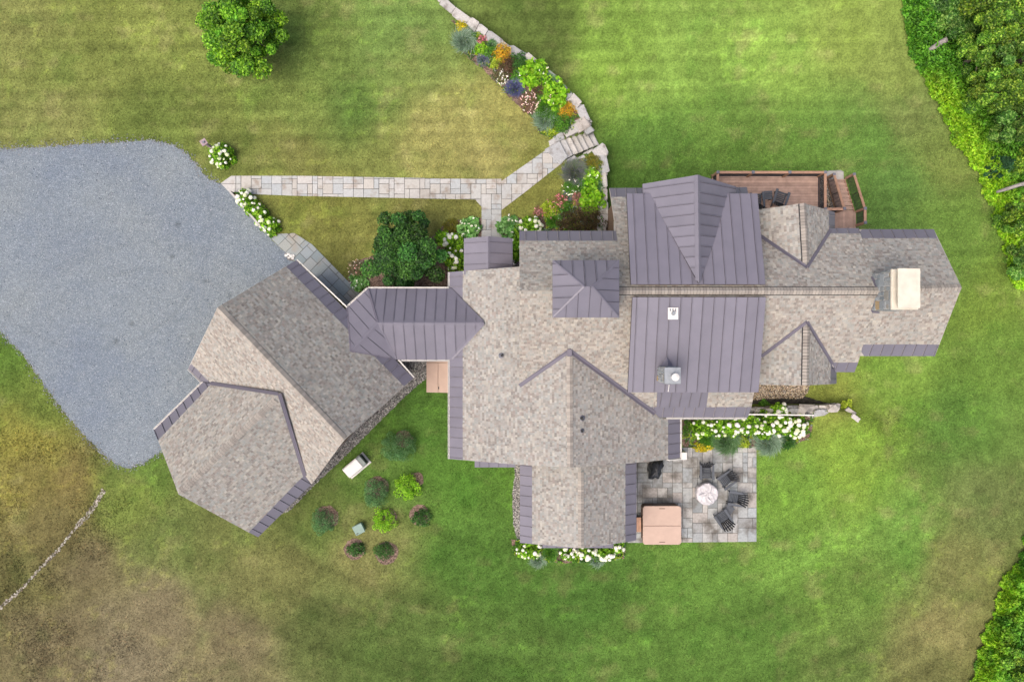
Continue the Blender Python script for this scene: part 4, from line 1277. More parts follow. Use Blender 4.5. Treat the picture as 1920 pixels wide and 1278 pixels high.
# ------------------------------------------------------------------ garage
garage = empty('garage', P(500, 740, 0), 'detached shingled garage turned at an angle beside the gravel drive', 'garage')
gNE = Plane((410, 577), (645, 823), 6.4, (700, 580), 0.86); gSW = Plane((410, 577), (645, 823), 6.4, (400, 800), 0.86)
kNW = Plane((527, 737), (335, 925), 5.95, (330, 740), 0.80); kSE = Plane((527, 737), (335, 925), 5.95, (550, 950), 0.80)
g1 = shingle_roof('garage_roof', garage, gNE, [(408, 576), (555, 488), (775, 709), (646, 824)], [[(408, 576), (536, 500), (757, 724), (646, 824)]], [[(536, 500), (555, 488), (775, 709), (757, 724)]], 0, key='g1', tone=(0.97, 0.97, 0.96))
g2 = shingle_roof('garage_roof', garage, gSW, [(408, 576), (646, 824), (584, 907), (571, 890), (527, 738), (397, 719), (380, 717), (353, 690)], [[(408, 576), (646, 824), (586, 906), (571, 890), (527, 738), (397, 719), (359, 681)]], [[(359, 681), (397, 719), (380, 717), (353, 690)]], 0, key='g2', tone=(1.03, 1.0, 0.97))
g3 = shingle_roof('garage_roof', garage, kNW, [(527, 737), (335, 926), (289, 806), (380, 717), (397, 719)], [[(527, 737), (335, 926), (297, 825), (397, 719)]], [[(397, 719), (380, 717), (289, 806), (297, 825)]], 0, key='g3', tone=(1.0, 0.99, 0.97))
g4 = shingle_roof('garage_roof', garage, kSE, [(527, 737), (335, 926), (484, 1006), (583, 908), (571, 889)], [[(527, 737), (335, 926), (466, 997), (571, 889)]], [[(571, 889), (583, 908), (484, 1006), (466, 997)]], 0, key='g4', tone=(0.96, 0.96, 0.95))
ridge_caps(g1, P(411, 578.5, 6.4), P(644, 821.5, 6.4), 0.86, 0.17); ridge_caps(g3, P(515, 749, 5.95), P(337, 923.5, 5.95), 0.8, 0.15)
band(g2, (395, 718), (522, 738), 6.5, [gSW, kNW]); band(g2, (524.5, 738), (572, 892), 7, [gSW, kSE])
for pl, a_, b_ in ((gNE, (555, 488), (649, 577)), (gNE, (746, 676), (775, 709)), (gSW, (353, 690), (379, 716)), (kNW, (380, 717), (289, 806))): gutter(garage, pl, a_, b_)
for key, edge, t, z, w, h in [('g2', 7, 0.5, 1.6, 1.0, 1.2), ('g1', 0, 0.4, 1.6, 1.1, 1.3), ('g4', 1, 0.4, 1.6, 1.0, 1.3), ('g1', 2, 0.5, 1.6, 1.0, 1.3)]:
    window(garage, key, edge, t, z, w, h)
def garage_door(key, edge, t, w=2.7, h=2.3):
    q, ccw = WALLPOLY[key]
    a_, b_ = Vector((*q[edge], 0)), Vector((*q[(edge + 1) % len(q)], 0)); d = (b_ - a_).normalized(); c_ = a_.lerp(b_, t)
    n = Vector((d.y, -d.x, 0)) if ccw else Vector((-d.y, d.x, 0))
    mb = MB(); mb.box(c_ + n * .02 + Vector((0, 0, h / 2)), (w, 0.05, h), (d, n, Vector((0, 0, 1)))); dr = mb.build('garage_door', M['white'], garage)
    for k in range(4):
        m2 = MB(); m2.box(c_ + n * .05 + Vector((0, 0, h * (k + .5) / 4)), (w - .12, 0.02, h / 4 - .06), (d, n, Vector((0, 0, 1)))); m2.build('door_panel', M['white'], dr)
garage_door('g3', 2, 0.5)
HOUSE_KEEP = [[(843, 510), (974, 500), (974, 433), (1155, 433), (1143, 353), (1205, 345), (1308, 330), (1420, 360), (1421, 393), (1505, 381), (1553, 394), (1556, 430), (1751, 430), (1800, 538), (1753, 667), (1620, 667), (1602, 697), (1568, 720), (1422, 722), (1402, 782), (1275, 785), (1275, 858), (1193, 865), (1193, 1012), (975, 1015), (975, 872), (843, 860)],
  [(650, 577), (690, 541), (842, 541), (842, 674), (743, 674), (657, 659)], [(408, 576), (555, 488), (775, 709), (646, 824), (584, 907), (484, 1006), (335, 926), (289, 806), (380, 717), (353, 690)], [(870, 447), (961, 447), (961, 510), (870, 510)]]

# ------------------------------------------------------------------ deck
DZ = 0.35
dk = empty('deck', P(1450, 360, DZ), 'brown timber deck with railing and side stairs behind the house', 'deck')
def dp(u, v, z=DZ): return P(u, v, z)
x0, x1 = dp(1335, 0).x, dp(1536, 0).x
yN, yS = dp(0, 328).y, dp(0, 432).y
bw = 0.14; n = int((yN - yS) / (bw + 0.014))
mb = MB(); mb.box(((x0 + x1) / 2, (yN + yS) / 2, DZ - 0.16), (x1 - x0 - 0.05, yN - yS - 0.05, 0.22)); mb.build('deck_frame', M['tubside'], dk)
bmesh_board = MB(); bmesh_board.box((0, 0, 0), (x1 - x0, bw, 0.03)); board_me = bmesh_board.mesh('deck_board', M['wood'])
for k in range(n):
    place('deck_board', board_me, dk, ((x0 + x1) / 2, yN - bw / 2 - k * (bw + 0.014), DZ - 0.015 + 0.001 * (k % 2)))
mb = MB(); mb.box(((x0 + x1) / 2, yN + 0.02, DZ - 0.12), (x1 - x0 + .04, 0.03, 0.26)); mb.build('rim_board', M['railwood'], dk)
mb = MB(); mb.box((x1 + 0.02, (yN + yS) / 2, DZ - 0.12), (0.03, yN - yS, 0.26)); mb.build('rim_board', M['railwood'], dk)
for xx in (x0 + .2, (x0 + x1) / 2, x1 - .2):
    mb = MB(); mb.box((xx, yN - .15, (DZ - 1.4) / 2 - .1), (0.15, 0.15, DZ + 1.2)); mb.build('deck_leg', M['railwood'], dk)
RH = 1.02
def post(x, y, z, h=RH, parent=dk):
    mb = MB(); mb.box((x, y, z + h / 2), (0.13, 0.13, h)); mb.build('rail_post', M['railwood'], parent)
    mb = MB(); mb.box((x, y, z + h + 0.03), (0.17, 0.17, 0.05)); mb.build('post_cap', M['cap'], parent, bevel=0.015)
def railing(a, b, nb=8, cap=0.14, h0=0.0):
    a = Vector(a); b = Vector(b)
    mb = MB(); mb.bar(a + Vector((0, 0, RH - .03)), b + Vector((0, 0, RH - .03)), cap, 0.05); mb.build('top_rail', M['railwood'], dk)
    for k in range(nb):
        zz = 0.08 + (RH - 0.2) * k / (nb - 1)
        mb = MB(); mb.bar(a + Vector((0, 0, zz)), b + Vector((0, 0, zz)), 0.022, 0.03); mb.build('rail_bar', M['black'], dk)
    m = (a + b) / 2
    mb = MB(); mb.box(m + Vector((0, 0, 0.5)), (0.025, 0.025, 0.86)); mb.build('rail_spacer', M['black'], dk)
yr = yN - 0.08; xr = x1 - 0.08; xl = x0 + 0.08
ps = [dp(1335, 331).x + .05] + [dp(u, 328).x for u in (1401, 1468)] + [xr]
for xx in ps: post(xx, yr, DZ)
for a_, b_ in zip(ps, ps[1:]): railing((a_, yr, DZ), (b_, yr, DZ))
railing((ps[0], yr, DZ), (ps[0], yr - 1.6, DZ)); post(ps[0], yr - 1.6, DZ)
ye = dp(0, 398).y
railing((xr, yr, DZ), (xr, ye, DZ)); post(xr, ye, DZ)
# landing and stairs down to the lower lawn
lx0, lx1 = x1 + 0.0, 19.42
ly1 = dp(0, 397).y; ly0 = dp(0, 436).y
mb = MB(); mb.box(((lx0 + lx1) / 2, (ly0 + ly1) / 2, DZ - .17), (lx1 - lx0 - .04, ly1 - ly0 - .04, 0.2)); mb.build('landing_frame', M['tubside'], dk)
m2 = MB(); m2.box((0, 0, 0), (bw, ly1 - ly0, 0.03)); lb = m2.mesh('landing_board', M['wood'])
for k in range(int((lx1 - lx0) / (bw + .006))):
    place('landing_board', lb, dk, (lx0 + bw / 2 + .01 + k * (bw + .008), (ly0 + ly1) / 2, DZ - .016))
sx0, sx1 = 18.32, 19.36
NT = 8; run = 0.265; rise = (DZ + 1.05) / (NT + 1)
for k in range(NT):
    z = DZ - rise * (k + 1); yc = ly1 + run * (k + .5)
    for s in (-1, 1):
        mb = MB(); mb.box(((sx0 + sx1) / 2, yc + s * run / 4, z - .02), (sx1 - sx0, run / 2 - .03, 0.04)); mb.build('tread', M['wood'], dk)
for xx in (sx0 + .02, sx1 - .02):
    mb = MB()
    q = [Vector((xx, ly1, DZ - .02)), Vector((xx, ly1 + run * NT, DZ - rise * NT - .02)), Vector((xx, ly1 + run * NT, DZ - rise * NT - .25)), Vector((xx, ly1, DZ - .3))]
    mb.prism(q, (0.04 if xx < 19 else -0.04, 0, 0)); mb.build('stringer', M['railwood'], dk)
for xx in (sx0 - .05, sx1 + .05):
    railing((xx, ly1, DZ), (xx, ly1 + run * NT, DZ - rise * NT), 7, 0.13)
    post(xx, ly1, DZ); post(xx, ly1 + run * NT + .05, DZ - rise * NT - .05)
railing((lx1, ly1, DZ), (lx1, ly0 + .4, DZ)); post(lx1, ly0 + .4, DZ)
railing((xr, ye, DZ), (sx0 - .05, ye, DZ), 7)
KEEP_OUT.append([(1560, 335), (1590, 335), (1620, 395), (1620, 430), (1530, 430)])

# ------------------------------------------------------------------ garden chairs and tables
def bevbox(c, d, ax=None, bev=0.006):
    mb = MB(); mb.box(c, d, ax)
    return mb
def make_chair():
    """reclined slat chair: local frame, facing -y, seat front at y = -0.3"""
    parts = []
    up = Vector((0, 0, 1)); X = Vector((1, 0, 0))
    for k in range(6):                                   # seat slats falling to the back
        y = -0.30 + k * 0.095; z = 0.37 - k * 0.028
        mb = MB(); mb.box((0, y, z), (0.52, 0.068, 0.022), (X, Vector((0, 0.96, -0.28)), Vector((0, 0.28, 0.96)))); parts.append(('seat_slat', mb))
    bd = Vector((0, 0.50, 0.866)); bn = X.cross(bd)
    for k in range(6):                                   # fanned back slats
        t = k - 2.5
        fan = Vector((0.075 * t, 0.50, 0.866)).normalized()
        h = 0.78 - 0.022 * t * t
        a_ = Vector((0.088 * t, 0.20, 0.24))
        mb = MB(); mb.bar(a_, a_ + fan * h, 0.072, 0.02, bn); parts.append(('back_slat', mb))
    mb = MB(); mb.box((0, 0.45, 0.62), (0.62, 0.03, 0.07), (X, bn, bd)); parts.append(('back_brace', mb))
    for s in (-1, 1):
        mb = MB(); q = [(-0.44, 0.06), (-0.42, 0.075), (0.42, 0.05), (0.42, -0.04), (0.0, -0.07), (-0.42, -0.075)]
        mb.prism([(s * 0.345 + y_ * 1.0, x_, 0.56) for x_, y_ in q], (0, 0, -0.025)); parts.append(('armrest', mb))
        mb = MB(); mb.box((s * 0.305, -0.33, 0.27), (0.035, 0.10, 0.54)); parts.append(('leg', mb))
        mb = MB(); mb.bar((s * 0.275, -0.36, 0.33), (s * 0.275, 0.52, 0.05), 0.03, 0.11); parts.append(('leg', mb))
    mb = MB(); mb.box((0, -0.36, 0.33), (0.56, 0.025, 0.09)); parts.append(('apron', mb))
    return [(n_, b_.mesh('chair_' + n_, M['chairshade'] if n_ == 'back_slat' else M['chair'])) for n_, b_ in parts]
CHAIR = make_chair()
def put_chair(u, v, z, face, label, group):
    """face: picture direction the sitter looks to, degrees clockwise from picture-right"""
    p = P(u, v, z + 0.4)
    e = bpy.data.objects.new('garden_chair', None); COL.objects.link(e)
    e.location = (p.x, p.y, z)
    a_ = math.radians(-face)
    e.rotation_euler = (0, 0, a_ + math.pi / 2)
    tag(e, label, 'chair', group)
    for n_, me in CHAIR:
        o = bpy.data.objects.new(n_, me); COL.objects.link(o); o.parent = e
    return e
def look(u, v, tu, tv): return math.degrees(math.atan2(tv - v, tu - u))
PT = 0.042
for u, v, lab in [(1324.5, 884, 'charcoal slatted chair nearest the house, due north of the round covered fire table'), (1362, 899, 'charcoal slatted chair turned diagonally at the upper right of the fire table'),
                  (1379, 934, 'charcoal slatted chair facing left towards the fire table, furthest right on the patio'), (1356, 972, 'charcoal slatted chair at the bottom of the fire table circle, beside a small table')]:
    put_chair(u, v, PT, look(u, v, 1325, 925), lab, 'charcoal chairs round the fire table')
def side_table(u, v, z, rot, label, group):
    p = P(u, v, z + .4)
    e = bpy.data.objects.new('side_table', None); COL.objects.link(e); e.location = (p.x, p.y, z); e.rotation_euler = (0, 0, rot)
    tag(e, label, 'table', group)
    for k in range(4):
        mb = MB(); mb.box((0, -0.18 + k * 0.12, 0.43), (0.46, 0.105, 0.022)); o = bpy.data.objects.new('table_slat', mb.mesh('table_slat', M['chair'])); COL.objects.link(o); o.parent = e
    for sx in (-1, 1):
        for sy in (-1, 1):
            mb = MB(); mb.box((sx * .19, sy * .19, 0.21), (0.05, 0.05, 0.42)); o = bpy.data.objects.new('leg', mb.mesh('table_leg', M['chair'])); COL.objects.link(o); o.parent = e
side_table(1367, 955, PT, math.radians(-38), 'small square charcoal table between two patio chairs', 'small slatted tables')
put_chair(1419, 376, DZ, -95, 'charcoal slatted chair half under the metal eave on the deck', 'charcoal chairs on the deck')
put_chair(1463, 372, DZ, -72, 'charcoal slatted chair standing clear of the roof on the deck', 'charcoal chairs on the deck')
side_table(1440, 366, DZ, 0.05, 'small charcoal slatted table between the two deck chairs', 'small slatted tables')

# fire table under a loose pale cover
def lathe(prof, n, wob=None):
    mb = MB()
    for i, (r_, z) in enumerate(prof):
        for k in range(n):
            a_ = 2 * math.pi * k / n
            rr, zz = (r_, z) if wob is None else wob(r_, z, a_, i)
            mb.v.append((rr * math.cos(a_), rr * math.sin(a_), zz))
    for i in range(len(prof) - 1):
        for k in range(n):
            j = (k + 1) % n
            mb.f.append((i * n + k, i * n + j, (i + 1) * n + j, (i + 1) * n + k)); mb.c.append((1, 1, 1))
    mb.f.append(tuple((len(prof) - 1) * n + k for k in range(n))); mb.c.append((1, 1, 1))
    return mb
def wobf(r_, z, a_, i):
    f = 0.03 * math.sin(5 * a_ + 1) + 0.022 * math.sin(11 * a_ + r_ * 9) + 0.012 * math.sin(17 * a_ - r_ * 14)
    w = 0.028 * math.sin(3 * a_ + r_ * 11) + 0.024 * math.sin(7 * a_ - r_ * 17 + 2) + 0.015 * math.sin(13 * a_ + r_ * 23)
    return r_ * (1 + f * (0.9 if z < 0.5 else 0.35)), z + (w if r_ > 0.03 and z > 0.4 else 0)
M['cover'] = simple('pale_table_cover', (0.52, 0.505, 0.52), 0.55, 0.14, 5, bmp=0.5, bscale=6)
p = P(1325.5, 925.5, 0.5)
ft = empty('fire_table', (p.x, p.y, PT), 'round fire table under a wrinkled pale grey cover on the patio', 'table')
mb = lathe([(0.60, 0.10), (0.615, 0.2), (0.62, 0.35), (0.615, 0.48), (0.60, 0.55), (0.56, 0.575), (0.50, 0.58), (0.42, 0.583), (0.33, 0.587), (0.24, 0.592), (0.16, 0.597), (0.08, 0.6), (0.02, 0.6)], 72, wobf)
me = mb.mesh('cover', M['cover'], smooth=True); place('cover', me, ft, (p.x, p.y, PT))
mb = MB(); mb.tube([(p.x, p.y, PT), (p.x, p.y, PT + .3)], [0.4, 0.42], 20); mb.build('table_base', M['black'], ft)
for k in range(3):
    a_ = 0.6 + k * 2.1; mb = MB(); mb.bar((p.x + .2 * math.cos(a_), p.y + .2 * math.sin(a_), PT + .63), (p.x + .5 * math.cos(a_ + .5), p.y + .5 * math.sin(a_ + .5), PT + .625), 0.025, 0.01); mb.build('cover_strap', M['cap'], ft)

# hot tub
tz = 0.92
c0, c1 = P(1205.5, 948, tz), P(1277.5, 1020.5, tz)
tc = (c0 + c1) / 2; tw, tl = c1.x - c0.x, c0.y - c1.y
tub = empty('hot_tub', (tc.x, tc.y, 0.04), 'square hot tub with folding tan cover and wooden side step on the patio', 'hot tub')
def rrect(cx, cy, w, l, r_, n=6):
    out = []
    for sx, sy, a0 in ((1, 1, 0), (-1, 1, 90), (-1, -1, 180), (1, -1, 270)):
        for k in range(n + 1):
            a_ = math.radians(a0 + 90 * k / n)
            out.append((cx + sx * (w / 2 - r_) + r_ * math.cos(a_), cy + sy * (l / 2 - r_) + r_ * math.sin(a_)))
    return out
mb = MB(); mb.prism([(x, y, 0.80) for x, y in rrect(tc.x, tc.y, tw - .08, tl - .08, 0.18)], (0, 0, -0.765)); mb.build('cabinet', M['tubside'], tub)
full = rrect(tc.x, tc.y, tw, tl, 0.17)
for s in (-1, 1):
    yc = tc.y - 0.02
    half = clip_half(full, 0, s, s * yc - 0.006)
    mb = MB()
    mb.prism([(x, y, tz + 0.03 * (1 - abs(y - yc) / (tl / 2))) for x, y in half], (0, 0, -0.12))
    mb.build('cover_half', M['tan'], tub, bevel=0.02)
for sx in (-1, 1):
    for yy_ in (-0.55, 0.55):
        mb = MB(); mb.box((tc.x + sx * (tw / 2 + .004), tc.y + yy_, tz - .09), (0.012, 0.05, 0.2)); mb.build('cover_strap', M['black'], tub)
for yy_ in (-0.5, 0.5):
    mb = MB(); mb.box((tc.x, tc.y + yy_ * 1.86, tz + .012), (0.32, 0.035, 0.012)); mb.build('cover_handle', M['tubside'], tub)
mb = MB(); mb.bar((tc.x - .5, tc.y + tl / 2 + .05, 0.75), (tc.x + .5, tc.y + tl / 2 + .05, 0.75), 0.03, 0.03)
for s in (-1, 1): mb.bar((tc.x + s * .5, tc.y + tl / 2 + .05, 0.75), (tc.x + s * .5, tc.y + tl / 2 - .1, 0.72), 0.03, 0.03, (0, 1, 0.2))
mb.build('cover_lifter', M['black'], tub)
for k, (w, z) in enumerate(((0.34, 0.45), (0.62, 0.22))):
    xx = c0.x - w / 2 + .02
    for j in range(2 + k):
        mb = MB(); mb.box((c0.x - 0.02 - 0.13 * j - .06, P(0, 983, z).y, z), (0.12, 0.82, 0.035)); mb.build('step_board', M['railwood'], tub)
mb = MB(); mb.box((c0.x - .2, P(0, 983, .3).y, 0.2), (0.36, 0.76, 0.32)); mb.build('step_box', M['tubside'], tub)

# covered grill
p = P(1229, 879, 0.6)
def wob2(r_, z, a_, i):
    return r_ * (1 + 0.16 * math.sin(4 * a_ + 1 + z * 3) + 0.09 * math.sin(9 * a_ - z * 5)), z + 0.02 * math.sin(5 * a_ + i)
mb = lathe([(0.36, 0.03), (0.38, 0.3), (0.36, 0.6), (0.38, 0.85), (0.33, 0.98), (0.24, 1.06), (0.12, 1.12), (0.03, 1.14)], 40, wob2)
M['tarp'] = simple('black_grill_cover', (0.02, 0.023, 0.028), 0.38, 0.3, 8, bmp=0.6, bscale=9)
for i, v in enumerate(mb.v): mb.v[i] = (v[0] * 0.85, v[1] * 1.5, v[2])
gr = place('covered_grill', mb.mesh('covered_grill', M['tarp'], smooth=True), None, (p.x, p.y, PT), rot=(0, 0, math.radians(-24)))
tag(gr, 'grill under a creased black cover by the house wall on the patio', 'grill')

# white heat pump by the wall
p = P(1283, 854.5, 0.9)
hp = empty('heat_pump', (p.x, p.y, PT), 'narrow white heat pump unit at the house corner above the patio', 'heat pump')
mb = MB(); mb.box((p.x, p.y, 0.55), (0.32, 0.42, 0.75)); mb.build('casing', M['white'], hp, bevel=0.02)
mb = MB(); mb.box((p.x + .165, p.y, 0.55), (0.015, 0.34, 0.5)); mb.build('grille', M['black'], hp)
mb = MB(); mb.box((p.x, p.y, 0.09), (0.3, 0.4, 0.1)); mb.build('stand', M['cap'], hp)

# generator
gp = P(666, 873, 0.45)
ge = empty('generator', (gp.x, gp.y, 0), 'white standby generator box on a pale pad beside the garage', 'generator')
ga = math.radians(40); gax = (Vector((math.cos(ga), math.sin(ga), 0)), Vector((-math.sin(ga), math.cos(ga), 0)), Vector((0, 0, 1)))
M['genend'] = simple('grey_green_louvre', (0.20, 0.23, 0.22), 0.6, 0.1)
mb = MB(); mb.box(gp + gax[1] * -0.05 + Vector((0, 0, -0.41)), (1.45, 0.78, 0.08), gax); mb.build('pad', M['mortar'], ge)
mb = MB()
prof = [(-0.33, 0.10), (-0.35, 0.62), (-0.30, 0.72), (0.28, 0.78), (0.33, 0.70), (0.33, 0.10)]
o0 = Vector((gp.x, gp.y, 0)) + gax[0] * -0.62
mb.prism([o0 + gax[1] * y + Vector((0, 0, z)) for y, z in prof], gax[0] * 1.0); mb.build('casing', M['white'], ge, bevel=0.03)
mb = MB(); o1 = Vector((gp.x, gp.y, 0)) + gax[0] * 0.385
mb.prism([o1 + gax[1] * y * 0.98 + Vector((0, 0, z * 0.97)) for y, z in prof], gax[0] * 0.24); mb.build('louvre_end', M['genend'], ge, bevel=0.03)
for k in range(3):
    mb = MB(); mb.box(o1 + gax[0] * 0.245 + Vector((0, 0, 0.25 + .15 * k)), (0.02, 0.5, 0.06), gax); mb.build('louvre', M['black'], ge)

# utility pedestal
up_ = P(673, 991, 0.35)
M['pedgreen'] = simple('pale_green_plastic', (0.20, 0.29, 0.25), 0.6, 0.1)
ub = empty('utility_box', (up_.x, up_.y, 0), 'pale green utility box with rounded lid standing among the young shrubs', 'utility box')
ua = math.radians(27); uax = (Vector((math.cos(ua), math.sin(ua), 0)), Vector((-math.sin(ua), math.cos(ua), 0)), Vector((0, 0, 1)))
mb = MB(); mb.box((up_.x, up_.y, 0.2), (0.5, 0.5, 0.42), uax); mb.build('base', M['pedgreen'], ub, bevel=0.03)
mb = MB(); mb.box((up_.x, up_.y, 0.43), (0.58, 0.56, 0.08), uax); mb.build('lid', M['pedgreen'], ub, bevel=0.03)
mb = MB(); mb.box(Vector((up_.x, up_.y, 0.48)) + uax[0] * -0.16 + uax[1] * -0.18, (0.12, 0.05, 0.02), uax); mb.build('latch', M['black'], ub)

# cellar bulkhead with two leaves
b0, b1 = P(800, 677, 0.35), P(842, 735, 0.35)
bk = empty('cellar_bulkhead', ((b0.x + b1.x) / 2, (b0.y + b1.y) / 2, 0), 'tan two-leaf cellar bulkhead door beside the breezeway', 'bulkhead')
mb = MB(); mb.prism([(b0.x, b0.y, 0.30), (b1.x, b0.y, 0.55), (b1.x, b1.y, 0.55), (b0.x, b1.y, 0.30)], (0, 0, -0.5)); mb.build('curb', M['tan'], bk)
xm = b0.x + (b1.x - b0.x) * 0.52
for xa, xb, za, zb_ in ((b0.x - .01, xm - .008, 0.31, 0.43), (xm + .008, b1.x, 0.435, 0.56)):
    mb = MB(); mb.prism([(xa, b0.y - .08, za), (xb, b0.y - .08, zb_), (xb, b1.y - .01, zb_), (xa, b1.y - .01, za)], (0, 0, -0.03))
    for v_ in mb.v: pass
    o = mb.build('door_leaf', M['tan'], bk, bevel=0.008); o.location.z += 0.045
mb = MB(); mb.box((xm + .03, b1.y + .25, 0.5), (0.04, 0.13, 0.04)); mb.build('handle', M['black'], bk)

# post with square cap beside the lone hydrangea
b_ = G(404, 281); t_ = P(384, 268, 1.62)
pc = empty('wooden_post', (b_.x, b_.y, 0), 'tall mauve-brown wooden post with square cap at the lone hydrangea', 'post')
M['mauve'] = simple('mauve_weathered_wood', (0.33, 0.25, 0.27), 0.8, 0.2, 10)
mb = MB(); mb.box((b_.x, b_.y, 0.78), (0.13, 0.13, 1.56)); mb.build('shaft', M['mauve'], pc)
mb = MB(); mb.box((b_.x, b_.y, 1.6), (0.34, 0.34, 0.05), (Vector((.83, .55, 0)), Vector((-.55, .83, 0)), Vector((0, 0, 1)))); mb.build('square_cap', M['mauve'], pc)
mb = MB(); mb.box((b_.x + .02, b_.y, 1.66), (0.12, 0.12, 0.08)); mb.build('finial', M['cap'], pc)

# low rail between drive and hydrangeas
rl = empty('timber_rail', P(464, 396, 0), 'low weathered grey rail along the drive in front of hydrangeas', 'rail')
A, B_ = P(431, 359, 0.55), P(496, 433, 0.55)
M['greywood'] = simple('weathered_grey_wood', (0.42, 0.41, 0.39), 0.85, 0.2, 6)
mb = MB(); mb.bar(A, B_, 0.11, 0.09); mb.build('rail', M['greywood'], rl)
for t in (0.01, 0.35, 0.68, 0.99):
    q = A.lerp(B_, t); mb = MB(); mb.box((q.x, q.y, 0.26), (0.10, 0.10, 0.54)); mb.build('post', M['greywood'] if t > .1 else M['black'], rl)

# thin handrail on the boulder wall
hr = empty('hand_rail', P(1465, 779, 0.5), 'thin white handrail running over the hydrangeas behind the patio bed', 'handrail')
A, B_ = P(1402, 776.5, 0.95), P(1526, 778, 0.95)
mb = MB(); mb.bar(A, B_, 0.07, 0.05); mb.build('rail', M['white'], hr)
for t, w in ((0.02, 1), (0.27, 1.6), (0.98, 1.6)):
    q = A.lerp(B_, t); mb = MB(); mb.box((q.x, q.y, 0.45), (0.09 * w, 0.09, 0.98)); mb.build('post', M['cap'], hr)
# leaning brown board at the house corner above the lower bed
mb = MB(); q = P(1149, 410, 0.9); mb.box((q.x - .05, q.y, 0.1), (0.16, 1.1, 2.0)); o = mb.build('corner_gate', M['railwood'], None, bevel=0.01)
tag(o, 'narrow tan timber gate panel standing against the house corner by the short wall', 'gate')

# ------------------------------------------------------------------ foliage
def unit(n, up=0.0, rng=RNG):
    d = rng.normal(size=(n, 3)); d[:, 2] += up
    return d / np.linalg.norm(d, axis=1, keepdims=True)

def leaf_tris(C, D, Nn, L, W, col, fold=0.25):
    """folded diamond leaves: centre, direction, facing, length, width, colour"""
    S = np.cross(D, Nn); S /= np.maximum(1e-6, np.linalg.norm(S, axis=1, keepdims=True))
    U = np.cross(S, D)
    L = np.broadcast_to(L, len(C))[:, None]; W = np.broadcast_to(W, len(C))[:, None]
    base = C - D * L * 0.5; tip = C + D * L * 0.5 - U * L * 0.12
    mid = C - U * 0.0
    lf = mid + S * W * 0.5 + U * W * fold; rt = mid - S * W * 0.5 + U * W * fold
    n = len(C)
    V = np.stack([base, lf, tip, rt], 1).reshape(-1, 3)
    i = np.arange(n) * 4
    T = np.stack([np.stack([i, i + 2, i + 1], 1), np.stack([i, i + 3, i + 2], 1)], 1).reshape(-1, 3)
    Cc = np.repeat(col, 4, axis=0)
    return V, T, Cc

def pick(pal, n, jit=0.18, rng=RNG, k_=1.2):
    p = np.array([lin(*c) for c in pal]) * k_
    kk = rng.integers(0, len(p), n)
    return p[kk] * rng.uniform(1 - jit, 1 + jit, (n, 1)) * rng.uniform(0.95, 1.05, (n, 3))

def mound(rx, ry, h, n, L, W, pal, seed, lobes=9, gap=0.3):
    """leafy dome: leaves on lobes spread over a half ellipsoid"""
    rng = np.random.default_rng(seed)
    lobes = lobes * 2 + 6
    g = np.arange(lobes) + 0.5
    zz = 1 - g / lobes * 0.95; an = g * 2.39996 + rng.uniform(0, 6)
    lc = np.stack([np.cos(an) * np.sqrt(1 - zz ** 2), np.sin(an) * np.sqrt(1 - zz ** 2), zz], 1)
    lc = lc * rng.uniform(0.50, 0.86, (lobes, 1)) + rng.normal(size=(lobes, 3)) * 0.08
    lr = rng.uniform(0.18, 0.38, lobes)
    tone = rng.uniform(0.80, 1.2, lobes)
    k = rng.integers(0, lobes, n)
    d = unit(n, 0.7, rng)
    rr = lr[k, None] * rng.uniform(0.75, 1.05, (n, 1))
    C = (lc[k] + d * rr) * np.array([rx, ry, h])
    C[:, 2] = np.maximum(C[:, 2], 0.03)
    D = d * 0.7 + unit(n, 0, rng) * 0.8; D[:, 2] *= 0.55; D /= np.linalg.norm(D, axis=1, keepdims=True)
    Nn = d * 0.5 + unit(n, 2.0, rng) * 0.9
    col = pick(pal, n, 0.2, rng) * tone[k, None]
    return leaf_tris(C, D, Nn, L * rng.uniform(0.7, 1.3, n), W * rng.uniform(0.7, 1.3, n), col)

def tuft(rx, ry, h, n, W, pal, seed, lean=0.75):
    """arching blades from one crown (grasses, lavender)"""
    rng = np.random.default_rng(seed)
    a = rng.uniform(0, 2 * math.pi, n); r = np.sqrt(rng.uniform(0.02, 1, n))
    base = np.stack([np.cos(a + 0.7) * r * rx * 0.7, np.sin(a + 0.7) * r * ry * 0.7, np.zeros(n)], 1)
    tip = np.stack([np.cos(a) * r * rx + rng.normal(size=n) * rx * 0.22, np.sin(a) * r * ry + rng.normal(size=n) * ry * 0.22, h * (0.9 - 0.55 * r * lean) * rng.uniform(0.55, 1.1, n)], 1)
    mid = (base + tip) / 2 + np.array([0, 0, 1.0]) * (h * 0.25)
    S = np.stack([-np.sin(a), np.cos(a), np.zeros(n)], 1) * (W * 0.5)
    V = np.stack([base - S, base + S, mid - S * 1.2, mid + S * 1.2, tip], 1).reshape(-1, 3)
    i = np.arange(n) * 5
    T = np.concatenate([np.stack([i, i + 1, i + 3], 1), np.stack([i, i + 3, i + 2], 1), np.stack([i + 2, i + 3, i + 4], 1)])
    return V, T, np.repeat(pick(pal, n, 0.22, rng), 5, 0)

def join(parts):
    V, T, C, o = [], [], [], 0
    for v, t, c in parts:
        V.append(v); T.append(t + o); C.append(c); o += len(v)
    return np.concatenate(V), np.concatenate(T), np.concatenate(C)

